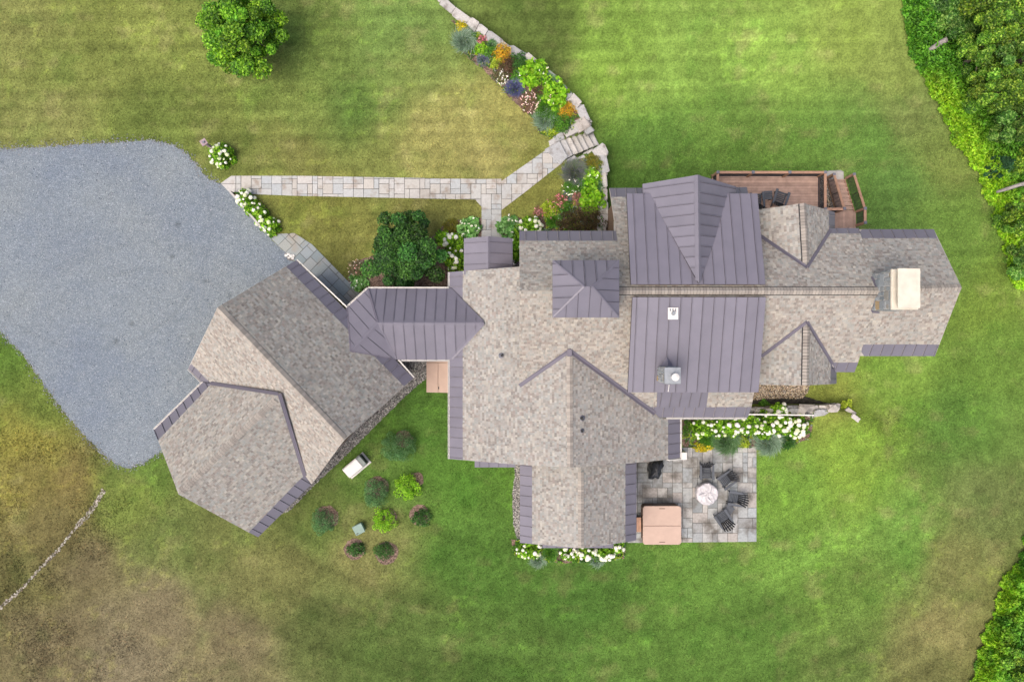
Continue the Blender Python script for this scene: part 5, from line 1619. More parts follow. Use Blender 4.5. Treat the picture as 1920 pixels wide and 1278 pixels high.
# palettes (picture tones)
HYD = [(86, 132, 24), (112, 164, 30), (136, 184, 40), (72, 112, 24), (154, 196, 56)]
LIME = [(122, 176, 26), (142, 190, 40), (100, 154, 24), (158, 200, 60)]
GREEN = [(84, 136, 40), (104, 156, 50), (64, 112, 32)]
DKGREEN = [(62, 106, 44), (78, 124, 52), (52, 90, 38)]
BLUEG = [(122, 148, 122), (140, 164, 140), (104, 130, 104), (156, 176, 154)]
LAV = [(118, 118, 150), (106, 118, 130), (132, 132, 162), (104, 128, 108)]
YEL = [(206, 190, 30), (188, 178, 34), (220, 200, 50), (150, 160, 40)]
ORA = [(204, 160, 34), (190, 140, 36), (214, 176, 56), (150, 150, 44)]
BRON = [(104, 76, 62), (88, 66, 50), (122, 96, 74), (84, 80, 48)]
DKBR = [(74, 62, 38), (88, 74, 42), (60, 54, 34), (96, 88, 46)]
HOST = [(116, 168, 88), (136, 186, 106), (98, 150, 76), (150, 196, 122)]
TEAL = [(78, 122, 70), (96, 140, 84), (64, 104, 60), (112, 152, 98)]
OLIVE = [(126, 126, 40), (108, 112, 36), (142, 136, 50)]
YLG = [(160, 180, 50), (140, 168, 40), (178, 192, 70)]

def ico_head(seed):
    bm = bmesh.new(); bmesh.ops.create_icosphere(bm, subdivisions=3, radius=1.0)
    r = random.Random(seed)
    for v in bm.verts: v.co *= r.uniform(0.84, 1.10)
    bm.transform(Matrix.Diagonal((1, 1, 0.82, 1)))
    me = bpy.data.meshes.new('flower_head'); bm.to_mesh(me); bm.free(); me.materials.append(M['petal'])
    return me
HEADS = [ico_head(s) for s in range(4)]

def plant_root(u, v, z, name, label, cat, group):
    g = gz(u, v)
    p = P(u, v, max(z, g))
    return empty(name, (p.x, p.y, g + 0.02), label, cat, group)

PN = [0]
def put_leaf(root, part, data, mat='leaf'):
    V, T, C = data
    me = np_mesh(part, V, T, C, M[mat])
    return place(part, me, root, wpos(root))

def stems(root, h, r_=0.02, n=4):
    mb = MB(); w = wpos(root)
    for k in range(n):
        a_ = k * 6.28 / n + 0.4
        mb.tube([w, w + Vector((math.cos(a_) * h * .3, math.sin(a_) * h * .3, h * 0.75))], [r_, r_ * .5], 5)
    mb.build('stem', M['bark'], root)

def hydrangea(u, v, r, nf, label, ry=None, group='white hydrangeas', h=0.85, pal=HYD, spread=1.0):
    ry = ry or r; PN[0] += 1; sd = 300 + PN[0]
    root = plant_root(u, v, h * 0.7, 'hydrangea', label, 'hydrangea', group)
    k = 1.16 / 33.0 * (CAM_H - h * .7) / CAM_H
    rx_, ry_ = r * k, ry * k
    put_leaf(root, 'foliage', mound(rx_, ry_, h, int(620 * rx_ * ry_ / 0.25) + 260, 0.15, 0.10, pal, sd, 10))
    stems(root, h)
    rr = random.Random(sd); w = wpos(root)
    for i in range(nf):
        a_ = rr.uniform(0, 6.283); q = math.sqrt(rr.uniform(0.03, 1.0)) * spread
        x, y = math.cos(a_) * q * rx_ * 1.02, math.sin(a_) * q * ry_ * 1.02
        z = h * math.sqrt(max(0.10, 1 - min(q, .97) ** 2)) * 0.98 + 0.05
        s = 0.045 + 0.085 * rr.random() ** 0.8
        place('flower_head', HEADS[i % 4], root, w + Vector((x, y, z)), rot=(rr.uniform(-.5, .5), rr.uniform(-.5, .5), rr.uniform(0, 6)), scale=(s, s * rr.uniform(.9, 1.1), s * rr.uniform(.9, 1.3)))
    return root

def perennial(u, v, r, kind, pal, label, name='perennial', cat='plant', ry=None, h=None, flowers=None, group='perennials in the flower beds', size=1.36):
    PN[0] += 1; sd = 300 + PN[0]; ry = ry or r
    hh = h if h is not None else max(0.25, min(0.9, r * 0.032))
    root = plant_root(u, v, hh * 0.6, name, label, cat, group)
    k = size / 33.0; rx_, ry_ = r * k, ry * k; ar = rx_ * ry_
    if kind == 'mound': d = mound(rx_, ry_, hh, int(2200 * ar) + 260, 0.085, 0.05, pal, sd, 8)
    elif kind == 'broad': d = mound(rx_, ry_, hh, int(560 * ar) + 120, 0.22, 0.16, pal, sd, 9)
    elif kind == 'fine': d = mound(rx_, ry_, hh, int(4600 * ar) + 500, 0.06, 0.028, pal, sd, 12)
    elif kind == 'tuft': d = tuft(rx_, ry_, hh, int(1700 * ar) + 340, 0.022, pal, sd)
    put_leaf(root, 'foliage', d)
    if kind != 'tuft': stems(root, hh, 0.012, 3)
    if flowers:
        cols, nf, fs, spike = flowers
        rng = np.random.default_rng(sd + 1)
        a = rng.uniform(0, 6.283, nf); q = np.sqrt(rng.uniform(0, 1, nf)) * 0.95
        C = np.stack([np.cos(a) * q * rx_, np.sin(a) * q * ry_, hh * np.sqrt(np.maximum(0.1, 1 - q ** 2)) + spike * rng.uniform(0.6, 1.1, nf)], 1)
        m = 5
        Cc = np.repeat(C, m, 0) + rng.normal(size=(nf * m, 3)) * fs * 0.4
        dd = unit(nf * m, 0.4, rng)
        fl = leaf_tris(Cc, dd, unit(nf * m, 1.5, rng), fs * rng.uniform(.8, 1.4, nf * m), fs * 0.8, np.repeat(pick(cols, nf, .12, rng), m, 0) * 1.25)
        put_leaf(root, 'blossom', fl)
        if spike > 0.15:
            mb = MB(); w = wpos(root)
            for c_ in C[:14]: mb.tube([w + Vector((c_[0] * .5, c_[1] * .5, hh * .5)), w + Vector(c_)], [0.008, 0.006], 4)
            mb.build('flower_stalk', M['pedgreen'], root)
    return root
WHT = [(240, 238, 225), (250, 248, 240)]; PNK = [(214, 140, 148), (226, 168, 170), (200, 120, 132)]; PKW = [(240, 214, 206), (232, 190, 186), (246, 236, 226)]

# long bed under the curved wall, from its top end down
perennial(866, 51, 10, 'mound', YEL, 'small yellow clump at the top tip of the curved wall bed')
perennial(870, 74, 17, 'tuft', BLUEG, 'blue-grey spiky clump at the upper end of the curved wall bed', 'lavender_clump')
perennial(888, 67, 9, 'mound', GREEN, 'small green plant wedged between the blue-grey clump and pink blossom near the wall top')
perennial(903, 75, 8, 'fine', [(150, 110, 96), (180, 120, 116)], 'rosy pink flowering clump against the curved wall, upper bed', flowers=(PNK, 16, 0.06, 0.02))
perennial(901, 90, 11, 'mound', LIME, 'bright green clump just below the rosy pink flowers in the curved bed')
perennial(922, 84, 8, 'tuft', TEAL, 'small blue-green tuft touching the curved wall above the orange-yellow plant')
perennial(917, 97, 10, 'mound', GREEN, 'mid green clump left of the orange-yellow plant in the curved bed')
perennial(907, 110, 10, 'tuft', LAV, 'small slate-blue lavender clump at the outer edge of the curved bed', 'lavender_clump')
perennial(942, 101, 16, 'mound', ORA, 'large orange-yellow flowering mound in the upper half of the curved bed')
perennial(931, 117, 11, 'mound', YLG, 'pale yellow-green clump directly below the large orange-yellow mound')
perennial(951, 124, 16, 'fine', BRON, 'bronze-brown mound between orange-yellow and dark green plants of the curved bed')
perennial(973, 114, 14, 'mound', DKGREEN, 'dark green upright clump against the curved wall, upper of two beside the lime mound', h=0.6)
perennial(966, 140, 11, 'mound', GREEN, 'mid green clump lower left beside the first round lime mound')
perennial(940, 143, 12, 'fine', [(96, 100, 60), (130, 120, 90)], 'cream-white flowering clump at the outer edge of the curved bed', flowers=(WHT, 34, 0.055, 0.05))
perennial(1001, 136, 22, 'broad', LIME, 'large round lime-green mound, upper of two against the curved wall', h=0.75, flowers=(WHT, 4, 0.08, 0.0))
perennial(965, 164, 13, 'tuft', [(92, 96, 142), (106, 110, 152), (84, 92, 118)], 'purple-blue lavender mound at the outer edge of the curved bed', 'lavender_clump')
perennial(1026, 152, 13, 'tuft', TEAL, 'blue-green grass tuft between the two lime mounds by the curved wall')
perennial(1008, 167, 13, 'fine', BRON, 'brown-leaved clump left of the lower lime mound in the curved bed')
perennial(1041, 176, 22, 'broad', LIME, 'large round lime-green mound, lower of two against the curved wall', h=0.75, flowers=(PKW, 7, 0.08, 0.02))
perennial(993, 191, 16, 'fine', [(110, 96, 70), (140, 110, 92)], 'pinkish-white flowering clump at the lower outer edge of the curved bed', flowers=(PKW, 60, 0.055, 0.06))
perennial(1026, 200, 18, 'tuft', GREEN, 'long green grassy clump below the lower lime mound', h=0.6)
perennial(1061, 205, 14, 'fine', ORA, 'orange-gold clump at the wall just above the stone steps')
perennial(1021, 222, 16, 'tuft', BLUEG, 'pale blue-green spiky clump near the lower end of the curved bed')
perennial(1052, 229, 15, 'mound', GREEN, 'round mid green clump beside the stone steps', h=0.5)
perennial(1034, 246, 14, 'mound', YLG, 'low yellow-green mat at the foot of the curved bed by the steps', ry=9, h=0.25)
# bed between steps and house
perennial(1112, 304, 14, 'fine', OLIVE, 'olive-brown shrublet right below the stone steps')
perennial(1079, 322, 19, 'tuft', [(120, 128, 108), (112, 112, 126), (96, 116, 88)], 'big grey-green lavender below the steps at the grass edge', 'lavender_clump')
perennial(1109, 332, 15, 'broad', LIME, 'small lime-green mound with white blooms beside the short wall', flowers=(WHT, 5, 0.09, 0.02))
perennial(1091, 345, 12, 'mound', GREEN, 'mid green clump between grey lavender and lime mound below the steps')
perennial(1115, 349, 11, 'tuft', TEAL, 'dark blue-green tuft leaning on the short wall')
perennial(1071, 350, 14, 'fine', GREEN, 'green clump dotted with small white daisies at the grass edge', flowers=(WHT, 22, 0.06, 0.03))
perennial(1109, 374, 21, 'broad', LIME, 'largest lime-green mound beside the short wall above the dark bush', h=0.8)
perennial(1083, 373, 10, 'fine', [(150, 120, 100)], 'pink flowering clump left of the largest lime mound', flowers=(PNK, 22, 0.06, 0.03))
perennial(1064, 367, 8, 'tuft', LAV, 'tiny slate lavender between two pink clumps', 'lavender_clump')
perennial(1052, 378, 12, 'fine', [(130, 130, 60), (150, 110, 90)], 'deeper pink flowering clump at the grass edge of the lower bed', flowers=(PNK, 30, 0.06, 0.04))
perennial(1030, 391, 15, 'mound', YLG, 'yellow-green clump among pink blossoms in the lower bed', flowers=(PNK, 14, 0.055, 0.03))
perennial(1011, 397, 8, 'fine', [(150, 110, 96)], 'smallest pink clump at the tip of the lower bed', flowers=(PNK, 16, 0.055, 0.03))
perennial(1058, 386, 12, 'mound', GREEN, 'green clump just above the dark bronze bush')
perennial(1038, 413, 11, 'tuft', GREEN, 'green tuft between the hydrangea and the dark bronze bush')
perennial(1089, 413, 34, 'mound', DKBR, 'broad dark bronze bush against the house below the short wall', 'bronze_bush', 'bush', ry=21, h=1.3, group='shrubs by the house')
hydrangea(995, 420, 19, 16, 'creamy white hydrangea against the wall right of the porch', ry=14, h=0.9)
perennial(956, 424, 18, 'broad', HOST, 'pale green hosta at the right of the porch path', 'hosta', 'hosta', h=0.45, flowers=(WHT, 9, 0.07, 0.5), group='hostas by the porch')
perennial(968, 462, 11, 'broad', HYD, 'narrow green plant in the gap between porch roof and house wall', h=0.6, ry=26, flowers=(WHT, 5, 0.1, 0.05))
# left of the porch
perennial(880, 428, 19, 'broad', HOST, 'pale green hosta with white flower spikes left of the porch path', 'hosta', 'hosta', h=0.45, flowers=(WHT, 16, 0.075, 0.55), group='hostas by the porch')
perennial(846, 424, 13, 'fine', OLIVE, 'olive-brown shrublet at the lawn edge left of the porch')
hydrangea(851, 452, 20, 16, 'white hydrangea left of the porch, nearer the lawn', ry=18, h=1.0)
hydrangea(852, 488, 18, 13, 'white hydrangea left of the porch, tucked by the house corner', ry=18, h=1.0)
perennial(828, 447, 12, 'broad', HYD, 'lime-green leafy plant between round tree and hydrangea', h=0.9)
perennial(672, 527, 13, 'broad', HOST, 'pale hosta at the end of the side path by the breezeway', 'hosta', 'hosta', h=0.35, flowers=(WHT, 6, 0.07, 0.3), group='hostas by the porch')
perennial(668, 503, 13, 'fine', [(110, 120, 76), (150, 126, 104)], 'pink-tinged feathery clump at the lower left of the round tree', flowers=(PKW, 24, 0.05, 0.08))
# drive bed and the lone one
hydrangea(457, 371, 15, 20, 'topmost hydrangea of the row along the drive rail')
hydrangea(471, 388, 14, 16, 'second hydrangea from the top of the row along the drive rail')
hydrangea(488, 405, 15, 15, 'third hydrangea from the top of the row along the drive rail')
hydrangea(505, 423, 15, 14, 'lowest hydrangea of the row along the drive rail')
hydrangea(412, 289, 22, 26, 'lone round white hydrangea on the lawn by the wooden post', ry=20, h=1.0)
# patio bed
for i, (u, v, r, nf, lab) in enumerate([(1318, 802, 19, 10, 'leftmost hydrangea of the patio bed, next to the bare mulch'), (1346, 799, 20, 15, 'second hydrangea from the left in the patio bed'), (1376, 800, 20, 16, 'third hydrangea from the left in the patio bed'),
     (1406, 796, 19, 12, 'fourth hydrangea from the left in the patio bed, with fewest blooms'), (1436, 800, 21, 24, 'fifth hydrangea from the left in the patio bed, behind the grey grass tuft'), (1467, 796, 20, 22, 'sixth hydrangea from the left in the patio bed'), (1497, 802, 19, 22, 'rightmost hydrangea of the patio bed, spilling onto the lawn'), (1466, 768, 11, 9, 'small hydrangea behind the white handrail on the boulder wall')]):
    hydrangea(u, v, r, nf, lab, h=0.95 if i < 7 else 0.7)
perennial(1327, 819, 14, 'tuft', GREEN, 'green grass tuft in front of the leftmost patio hydrangeas')
perennial(1318, 838, 17, 'mound', YEL, 'bright yellow mat spilling onto the patio paving', ry=8, h=0.28)
perennial(1363, 826, 20, 'tuft', [(104, 138, 88), (120, 150, 110), (84, 120, 74)], 'arching grey-green grass in the middle of the patio bed')
perennial(1393, 829, 10, 'mound', YLG, 'small yellow-green clump right of the arching grass in the patio bed')
perennial(1442, 828, 20, 'tuft', BLUEG, 'silvery grass tuft leaning over the patio corner')
perennial(1476, 826, 13, 'tuft', DKGREEN, 'dark green tuft at the lawn side of the patio bed')
# south bed
hydrangea(991, 1030, 21, 22, 'leftmost hydrangea of the bed under the south annex', ry=17)
hydrangea(1066, 1037, 16, 18, 'second hydrangea from the left under the south annex', ry=13)
hydrangea(1101, 1036, 18, 22, 'middle hydrangea of the right-hand group under the south annex', ry=14)
hydrangea(1136, 1037, 17, 20, 'hydrangea right of the middle one under the south annex', ry=13)
hydrangea(1160, 1025, 11, 9, 'small hydrangea at the right corner of the south annex')
perennial(1008, 1049, 12, 'tuft', BLUEG, 'blue-grey tuft at the lawn edge of the south bed, left one')
perennial(1031, 1037, 12, 'tuft', GREEN, 'dark green grass between hydrangeas under the south annex')
perennial(1119, 1051, 10, 'tuft', BLUEG, 'blue-grey tuft at the lawn edge of the south bed, right one')
# end of the boulder wall
perennial(1598, 765, 11, 'mound', YLG, 'yellow-green plant at the far tip of the boulder wall', h=0.3)
perennial(1445, 762, 9, 'mound', GREEN, 'green weeds growing on the boulder wall', h=0.3)

# low ground cover knitting the beds together
def ground_cover(keys, n, seed, label, thr=0.42):
    rng = np.random.default_rng(seed); out = []
    for key in keys:
        poly = BEDS[key]; xs = [p[0] for p in poly]; ys = [p[1] for p in poly]
        u = rng.uniform(min(xs), max(xs), n); v = rng.uniform(min(ys), max(ys), n)
        m = pip(u, v, poly) & (fbm(u / 9 + seed, v / 9, 3) > thr); u, v = u[m], v[m]; nn = len(u)
        z = 0.03 + rng.uniform(0.02, 0.20, nn); k = (CAM_H - z) / FOC
        C = np.stack([(u - CX) * k, -(v - CY) * k, z], 1)
        sel = fbm(u / 14 + 7, v / 14 + seed, 2)[:, None]
        col = np.where(sel < 0.42, pick(GREEN, nn, .2, rng), np.where(sel < 0.52, pick(YLG, nn, .2, rng), np.where(sel < 0.6, pick(BLUEG, nn, .2, rng), pick(DKGREEN, nn, .2, rng))))
        D = unit(nn, 0.1, rng); D[:, 2] *= .5; D /= np.linalg.norm(D, axis=1, keepdims=True)
        out.append(leaf_tris(C, D, unit(nn, 2, rng), 0.085 * rng.uniform(.6, 1.4, nn), 0.045 * rng.uniform(.6, 1.4, nn), col))
    me = np_mesh('ground_cover', *join(out), M['leaf'])
    tag(place('ground_cover', me), label, 'ground cover', kind='stuff')
ground_cover(['wall_bed'], 30000, 3, 'low mixed ground cover filling the curved wall bed', 0.47)
ground_cover(['lower_bed'], 16000, 4, 'low mixed ground cover in the bed between steps and house')
ground_cover(['patio_bed', 'south_bed', 'drive_bed'], 14000, 5, 'low leafy ground cover under the hydrangeas')

# young shrubs on the south-west lawn, each in a mulch ring
SHR = [(746, 839, 32, 30, 'fine', TEAL, 'largest round blue-green shrub below the generator', 1.3, (757, 822, 17)),
       (764, 914, 24, 24, 'mound', LIME, 'bright lime shrub right of the dark teal one', 0.9, (781, 899, 14)),
       (702, 927, 25, 27, 'fine', TEAL, 'dark teal shrub between generator and lime shrubs', 1.0, (708, 914, 22)),
       (718, 978, 21, 22, 'mound', LIME, 'bright lime shrub beside the utility box', 0.8, (731, 968, 14)),
       (603, 980, 23, 22, 'fine', TEAL, 'teal shrub nearest the garage with a bare brown ring', 0.9, (613, 969, 22)),
       (667, 1031, 16, 14, 'mound', DKGREEN, 'small dark shrub at the left below the utility box', 0.5, (664, 1029, 20)),
       (719, 1033, 18, 16, 'fine', DKGREEN, 'small dark shrub at the right below the utility box', 0.55, (725, 1036, 22)),
       (789, 972, 17, 17, 'mound', DKGREEN, 'small dark shrub furthest right of the young shrubs', 0.5, (787, 965, 20))]
for u, v, r, ry, kd, pal, lab, h, ring in SHR:
    perennial(u, v, r, kd, pal, lab, 'young_shrub', 'shrub', ry=ry, h=h, group='young shrubs on the south-west lawn', size=1.12)
    poly = [(ring[0] + ring[2] * math.cos(a_ / 14 * 6.283), ring[1] + ring[2] * math.sin(a_ / 14 * 6.283)) for a_ in range(14)]
    sheet('mulch_ring', poly, 0.018, 0.04, M['mulch'], rag=(4, 2.0, int(u))); KEEP_OUT.append([(ring[0] + (x - ring[0]) * .85, ring[1] + (y - ring[1]) * .85) for x, y in poly])

# ------------------------------------------------------------------ trees
def crown(rx, ry, rz, n, L, W, pal, seed, nc=40, cr=(0.20, 0.34), k_=1.4):
    rng = np.random.default_rng(seed)
    d = unit(nc, 0.55, rng)
    az = np.arctan2(d[:, 1], d[:, 0])
    lop = 1 + 0.05 * np.sin(2 * az + seed) + 0.05 * np.sin(3 * az + 2 * seed) + 0.05 * np.sin(7 * az)
    cc = d * (rng.uniform(0.42, 0.92, nc) * lop)[:, None]
    rad = rng.uniform(cr[0] * 0.75, cr[1], nc)
    tone = rng.uniform(0.55, 1.35, nc); hue = rng.uniform(-1, 1, nc)
    k = rng.integers(0, nc, n)
    dd = unit(n, 0.35, rng)
    C = (cc[k] + dd * rad[k, None] * rng.uniform(0.55, 1.08, (n, 1))) * np.array([rx, ry, rz])
    D = dd * 0.4 + unit(n, -0.1, rng); D[:, 2] *= 0.45; D /= np.linalg.norm(D, axis=1, keepdims=True)
    Nn = unit(n, 2.4, rng) + dd * 0.4
    col = pick(pal, n, 0.2, rng, k_) * tone[k, None]
    col[:, 0] *= 1 + 0.16 * hue[k]; col[:, 2] *= 1 - 0.1 * hue[k]
    return leaf_tris(C, D, Nn, L * rng.uniform(0.7, 1.35, n), W * rng.uniform(0.7, 1.3, n), col), cc * np.array([rx, ry, rz])

def tree(u, v, r, zc, rz, n, pal, label, seed, leaf=(0.16, 0.11), name='tree', group=None, nc=40, trunk=0.13, ry=None, cr=(0.20, 0.34), k_=1.35):
    p = P(u, v, zc); g = gz(min(u, 1919), v)
    root = empty(name, (p.x, p.y, g), label, 'tree', group)
    k = (CAM_H - zc) / FOC; ry = ry or r
    (V, T, C), cc = crown(r * k, ry * k, rz, n, leaf[0], leaf[1], pal, seed, nc, cr, k_)
    me = np_mesh('crown', V, T, C, M['leaf']); place('crown', me, root, (p.x, p.y, zc))
    mb = MB(); rr = random.Random(seed)
    top = Vector((p.x + rr.uniform(-.2, .2), p.y + rr.uniform(-.2, .2), zc + rz * 0.35))
    b_ = Vector((p.x, p.y, g - 0.1))
    mb.tube([b_, b_.lerp(top, .12), b_.lerp(top, .5), top], [trunk * 1.5, trunk, trunk * .75, trunk * .35], 10)
    mb.build('trunk', M['bark'], root, smooth=True)
    ml = MB()
    for i in range(min(14, len(cc))):
        e = Vector(cc[i]) + Vector((p.x, p.y, zc)); s_ = b_.lerp(top, rr.uniform(0.4, 0.85))
        ml.tube([s_, s_.lerp(e, .5) + Vector((0, 0, .1)), e], [trunk * .4, trunk * .22, trunk * .08], 6)
    ml.build('limb', M['bark'], root)
    return root
BRI = [(92, 138, 28), (112, 158, 38), (74, 118, 26), (130, 174, 52), (60, 100, 26)]
DEEP = [(54, 98, 36), (68, 114, 44), (44, 82, 34), (84, 132, 54), (38, 70, 32)]
WOOD = [(80, 118, 32), (102, 138, 40), (64, 98, 28), (134, 162, 62), (52, 82, 28)]
WOOD2 = [(66, 104, 36), (84, 122, 46), (52, 86, 34), (122, 152, 78)]
PINE = [(40, 78, 46), (52, 92, 56), (34, 64, 40), (64, 104, 66)]
tree(457, 62, 87, 2.6, 2.0, 26000, BRI, 'bright green round-crowned tree alone on the upper left lawn', 41, (0.15, 0.10), 'deciduous_tree', None, 70, 0.12, 85, (0.13, 0.24), 1.45)
tree(760, 471, 83, 2.2, 1.9, 30000, DEEP, 'dense dark green round tree between the front walk and the breezeway', 42, (0.13, 0.075), 'ornamental_tree', None, 80, 0.12, 77, (0.13, 0.23), 1.3)
WT = [(1880, 22, 74, 3.0, 2.9, WOOD, 'tall leafy tree in the top right corner of the woods'), (1796, 16, 62, 1.2, 2.4, WOOD2, 'lower leafy tree at the top of the wood edge, left of the corner tree'),
      (1846, 92, 52, 2.3, 2.3, WOOD, 'leafy tree behind the grey log in the upper woods'), (1912, 118, 56, 3.0, 2.8, WOOD2, 'greyish green tree at the right edge below the corner tree'),
      (1870, 176, 52, 2.3, 2.3, WOOD, 'leafy tree in the middle of the upper woods'), (1912, 235, 52, 2.6, 2.6, WOOD2, 'darker tree at the right edge in the middle of the woods'),
      (1868, 312, 24, 0.0, 1.2, PINE, 'small dark blue-green evergreen at the wood edge'), (1914, 318, 38, 0.4, 1.6, WOOD, 'low tree behind the small dark evergreen'),
      (1912, 412, 42, 0.1, 1.5, WOOD, 'leafy tree below the fallen trunk at the right edge'), (1926, 486, 42, 0.1, 1.5, WOOD2, 'lowest tree of the upper woods at the right edge'),
      (1912, 1245, 56, 1.2, 1.9, WOOD, 'leafy tree in the bottom right corner'), (2130, 40, 80, 5.5, 2.6, WOOD2, 'tall tree beyond the top right corner'), (2125, 190, 70, 5.0, 2.5, WOOD, 'tall tree beyond the right edge, upper'), (2120, 330, 64, 4.5, 2.4, WOOD2, 'tall tree beyond the right edge, middle'), (2115, 450, 60, 4.2, 2.3, WOOD, 'tall tree beyond the right edge, lower'), (2080, 1200, 60, 3.5, 2.2, WOOD2, 'tree beyond the bottom right corner')]
for i, (u, v, r, zc, rz, pal, lab) in enumerate(WT):
    n = int(8.5 * r * r) + 4000 if u < 1930 else 7000
    tree(u, v, r, zc, rz, n, pal, lab, 60 + i, (0.14, 0.085) if pal is not PINE else (0.1, 0.03), 'evergreen_tree' if pal is PINE else 'woodland_tree', 'trees of the wood on the right', 64, 0.14, None, (0.12, 0.23), 1.75)

# undergrowth along the edge of the wood: ferns and brambles that read as one mass
EDGE1 = [(1694, -40), (1698, 40), (1702, 92), (1722, 130), (1745, 170), (1766, 205), (1782, 245), (1806, 280), (1830, 318), (1848, 352), (1866, 392), (1878, 430), (1884, 470), (1896, 505), (1912, 540), (1950, 560), (2010, 560), (2010, -60)]
EDGE2 = [(1930, 1000), (1916, 1048), (1886, 1080), (1872, 1130), (1858, 1170), (1838, 1220), (1820, 1290), (1820, 1330), (1990, 1330), (1990, 1000)]
def undergrowth(poly, n, seed, label):
    rng = np.random.default_rng(seed)
    xs = [p[0] for p in poly]; ys = [p[1] for p in poly]
    u = rng.uniform(min(xs), max(xs), n * 3); v = rng.uniform(min(ys), max(ys), n * 3)
    m = pip(u, v, poly); u, v = u[m][:n], v[m][:n]
    ed, sd_ = seg_dist(u, v, poly[:-2])
    out = 30 * (fbm(u / 13, v / 13, 3) - 0.62)          # uneven outline: clumps lean out over the lawn
    u = u + out * np.exp(-ed / 14)
    keep = rng.random(len(u)) < np.clip(1.3 - ed / 120, 0.25, 1)
    u, v, ed = u[keep], v[keep], ed[keep]
    hgt = 0.25 + 1.5 * sstep(0, 45, ed) * (0.5 + fbm(u / 14, v / 14, 3))
    z = -drop(np.minimum(u, 1919), v) + hgt * rng.uniform(0.45, 1.05, len(u))
    kk = (CAM_H - z) / FOC
    C = np.stack([(u - CX) * kk, -(v - CY) * kk, z], 1)
    nn = len(u)
    # the fern belt along the edge is yellow-green, deeper in it is darker
    belt = np.exp(-((ed - 16) / 34) ** 2) * sstep(0.22, 0.52, fbm(u / 40 + 3, v / 40 + 8, 3)) * (sstep(110, 180, v) if seed == 5 else 1)
    p1 = pick([(136, 172, 36), (120, 160, 32), (156, 184, 56), (102, 144, 30)], nn, .2, rng); p2 = pick([(66, 116, 30), (84, 136, 38), (52, 96, 28), (100, 150, 48)], nn, .25, rng)
    tone = (0.45 + 1.1 * fbm(u / 9, v / 9, 3))[:, None]
    col = 1.5 * (p1 * belt[:, None] + p2 * (1 - belt[:, None])) * tone
    D = unit(nn, 0.0, rng); D[:, 2] *= 0.4; D /= np.linalg.norm(D, axis=1, keepdims=True)
    data = leaf_tris(C, D, unit(nn, 1.6, rng), 0.19 * rng.uniform(.6, 1.4, nn), 0.085 * rng.uniform(.6, 1.4, nn), col)
    me = np_mesh('undergrowth', *data, M['leaf'])
    tag(place('undergrowth', me), label, 'undergrowth', kind='stuff')
undergrowth(EDGE1, 90000, 5, 'ferns and brambles massed along the upper right wood edge')
undergrowth(EDGE2, 40000, 6, 'bright bushes massed in the bottom right corner')
KEEP_OUT += [EDGE1, EDGE2]
# dead wood lying at the edge
for (u0, v0, z0), (u1, v1, z1), r_, lab in [((1742, 94, 0.6), (1776, 74, 1.1), 0.14, 'grey dead log sticking out of the brush in the upper woods'), ((1868, 360, 0.8), (1930, 342, 1.6), 0.10, 'grey fallen trunk reaching in from the right edge')]:
    a_, b_ = P(u0, v0, z0), P(u1, v1, z1); mb = MB()
    mb.tube([a_, a_.lerp(b_, .3), a_.lerp(b_, .7) + Vector((0, .03, .03)), b_], [r_ * .7, r_, r_ * 1.05, r_ * 1.1], 9)
    M.setdefault('deadwood', simple('grey_dead_wood', (0.27, 0.25, 0.24), 0.9, 0.3, 9, bmp=.6))
    tag(mb.build('fallen_log', M['deadwood'], smooth=True), lab, 'log', 'dead wood at the wood edge')

# ------------------------------------------------------------------ pebbles, stones in the drain line, grass
def pebbles(name, poly_list, dens, size, pal, seed, label, zf=None, wid=None):
    rng = np.random.default_rng(seed)
    U, Vv = [], []
    for poly in poly_list:
        xs = [p[0] for p in poly]; ys = [p[1] for p in poly]
        n = int((max(xs) - min(xs)) * (max(ys) - min(ys)) / 1089 * dens)
        u = rng.uniform(min(xs), max(xs), n); v = rng.uniform(min(ys), max(ys), n); m = pip(u, v, poly)
        U.append(u[m]); Vv.append(v[m])
    u = np.concatenate(U); v = np.concatenate(Vv); n = len(u)
    z = -drop(u, v) if zf is None else np.full(n, zf)
    k = (CAM_H - z) / FOC
    C = np.stack([(u - CX) * k, -(v - CY) * k, z + 0.02], 1)
    base = np.array([(1, 0, 0), (0.4, .9, 0), (-.8, .6, 0), (-.8, -.6, 0), (0.4, -.9, 0), (0.1, 0, .7)])
    tri = np.array([(0, 1, 5), (1, 2, 5), (2, 3, 5), (3, 4, 5), (4, 0, 5)])
    a = rng.uniform(0, 6.283, n); s = size * rng.uniform(0.5, 1.5, n)
    ca, sa = np.cos(a), np.sin(a)
    B = base[None] * rng.uniform(.7, 1.25, (n, 6, 3)) * s[:, None, None]
    X = B[..., 0] * ca[:, None] - B[..., 1] * sa[:, None]; Y = B[..., 0] * sa[:, None] + B[..., 1] * ca[:, None]
    V = np.stack([X, Y, B[..., 2]], -1) + C[:, None, :]
    T = (np.arange(n) * 6)[:, None, None] + tri[None]
    col = np.repeat(pick(pal, n, .25, rng, 0.62), 6, 0)
    me = np_mesh(name, V.reshape(-1, 3), T.reshape(-1, 3), col, M['pebble'])
    return tag(place(name, me), label, 'pebbles', kind='stuff')
PGREY = [(190, 188, 182), (160, 160, 156), (120, 120, 118), (215, 212, 204), (90, 90, 88)]
PTAN = [(196, 176, 146), (214, 196, 168), (150, 130, 104), (226, 212, 190), (112, 100, 84)]
pebbles('pebble', [PEB['garage'], PEB['annex']], 520, 0.034, PGREY, 1, 'grey drip-edge pebbles beside garage and annex walls')
pebbles('pebble', [PEB['walkout']], 620, 0.036, PTAN, 2, 'tan gravel below the lower dormer', -1.05)
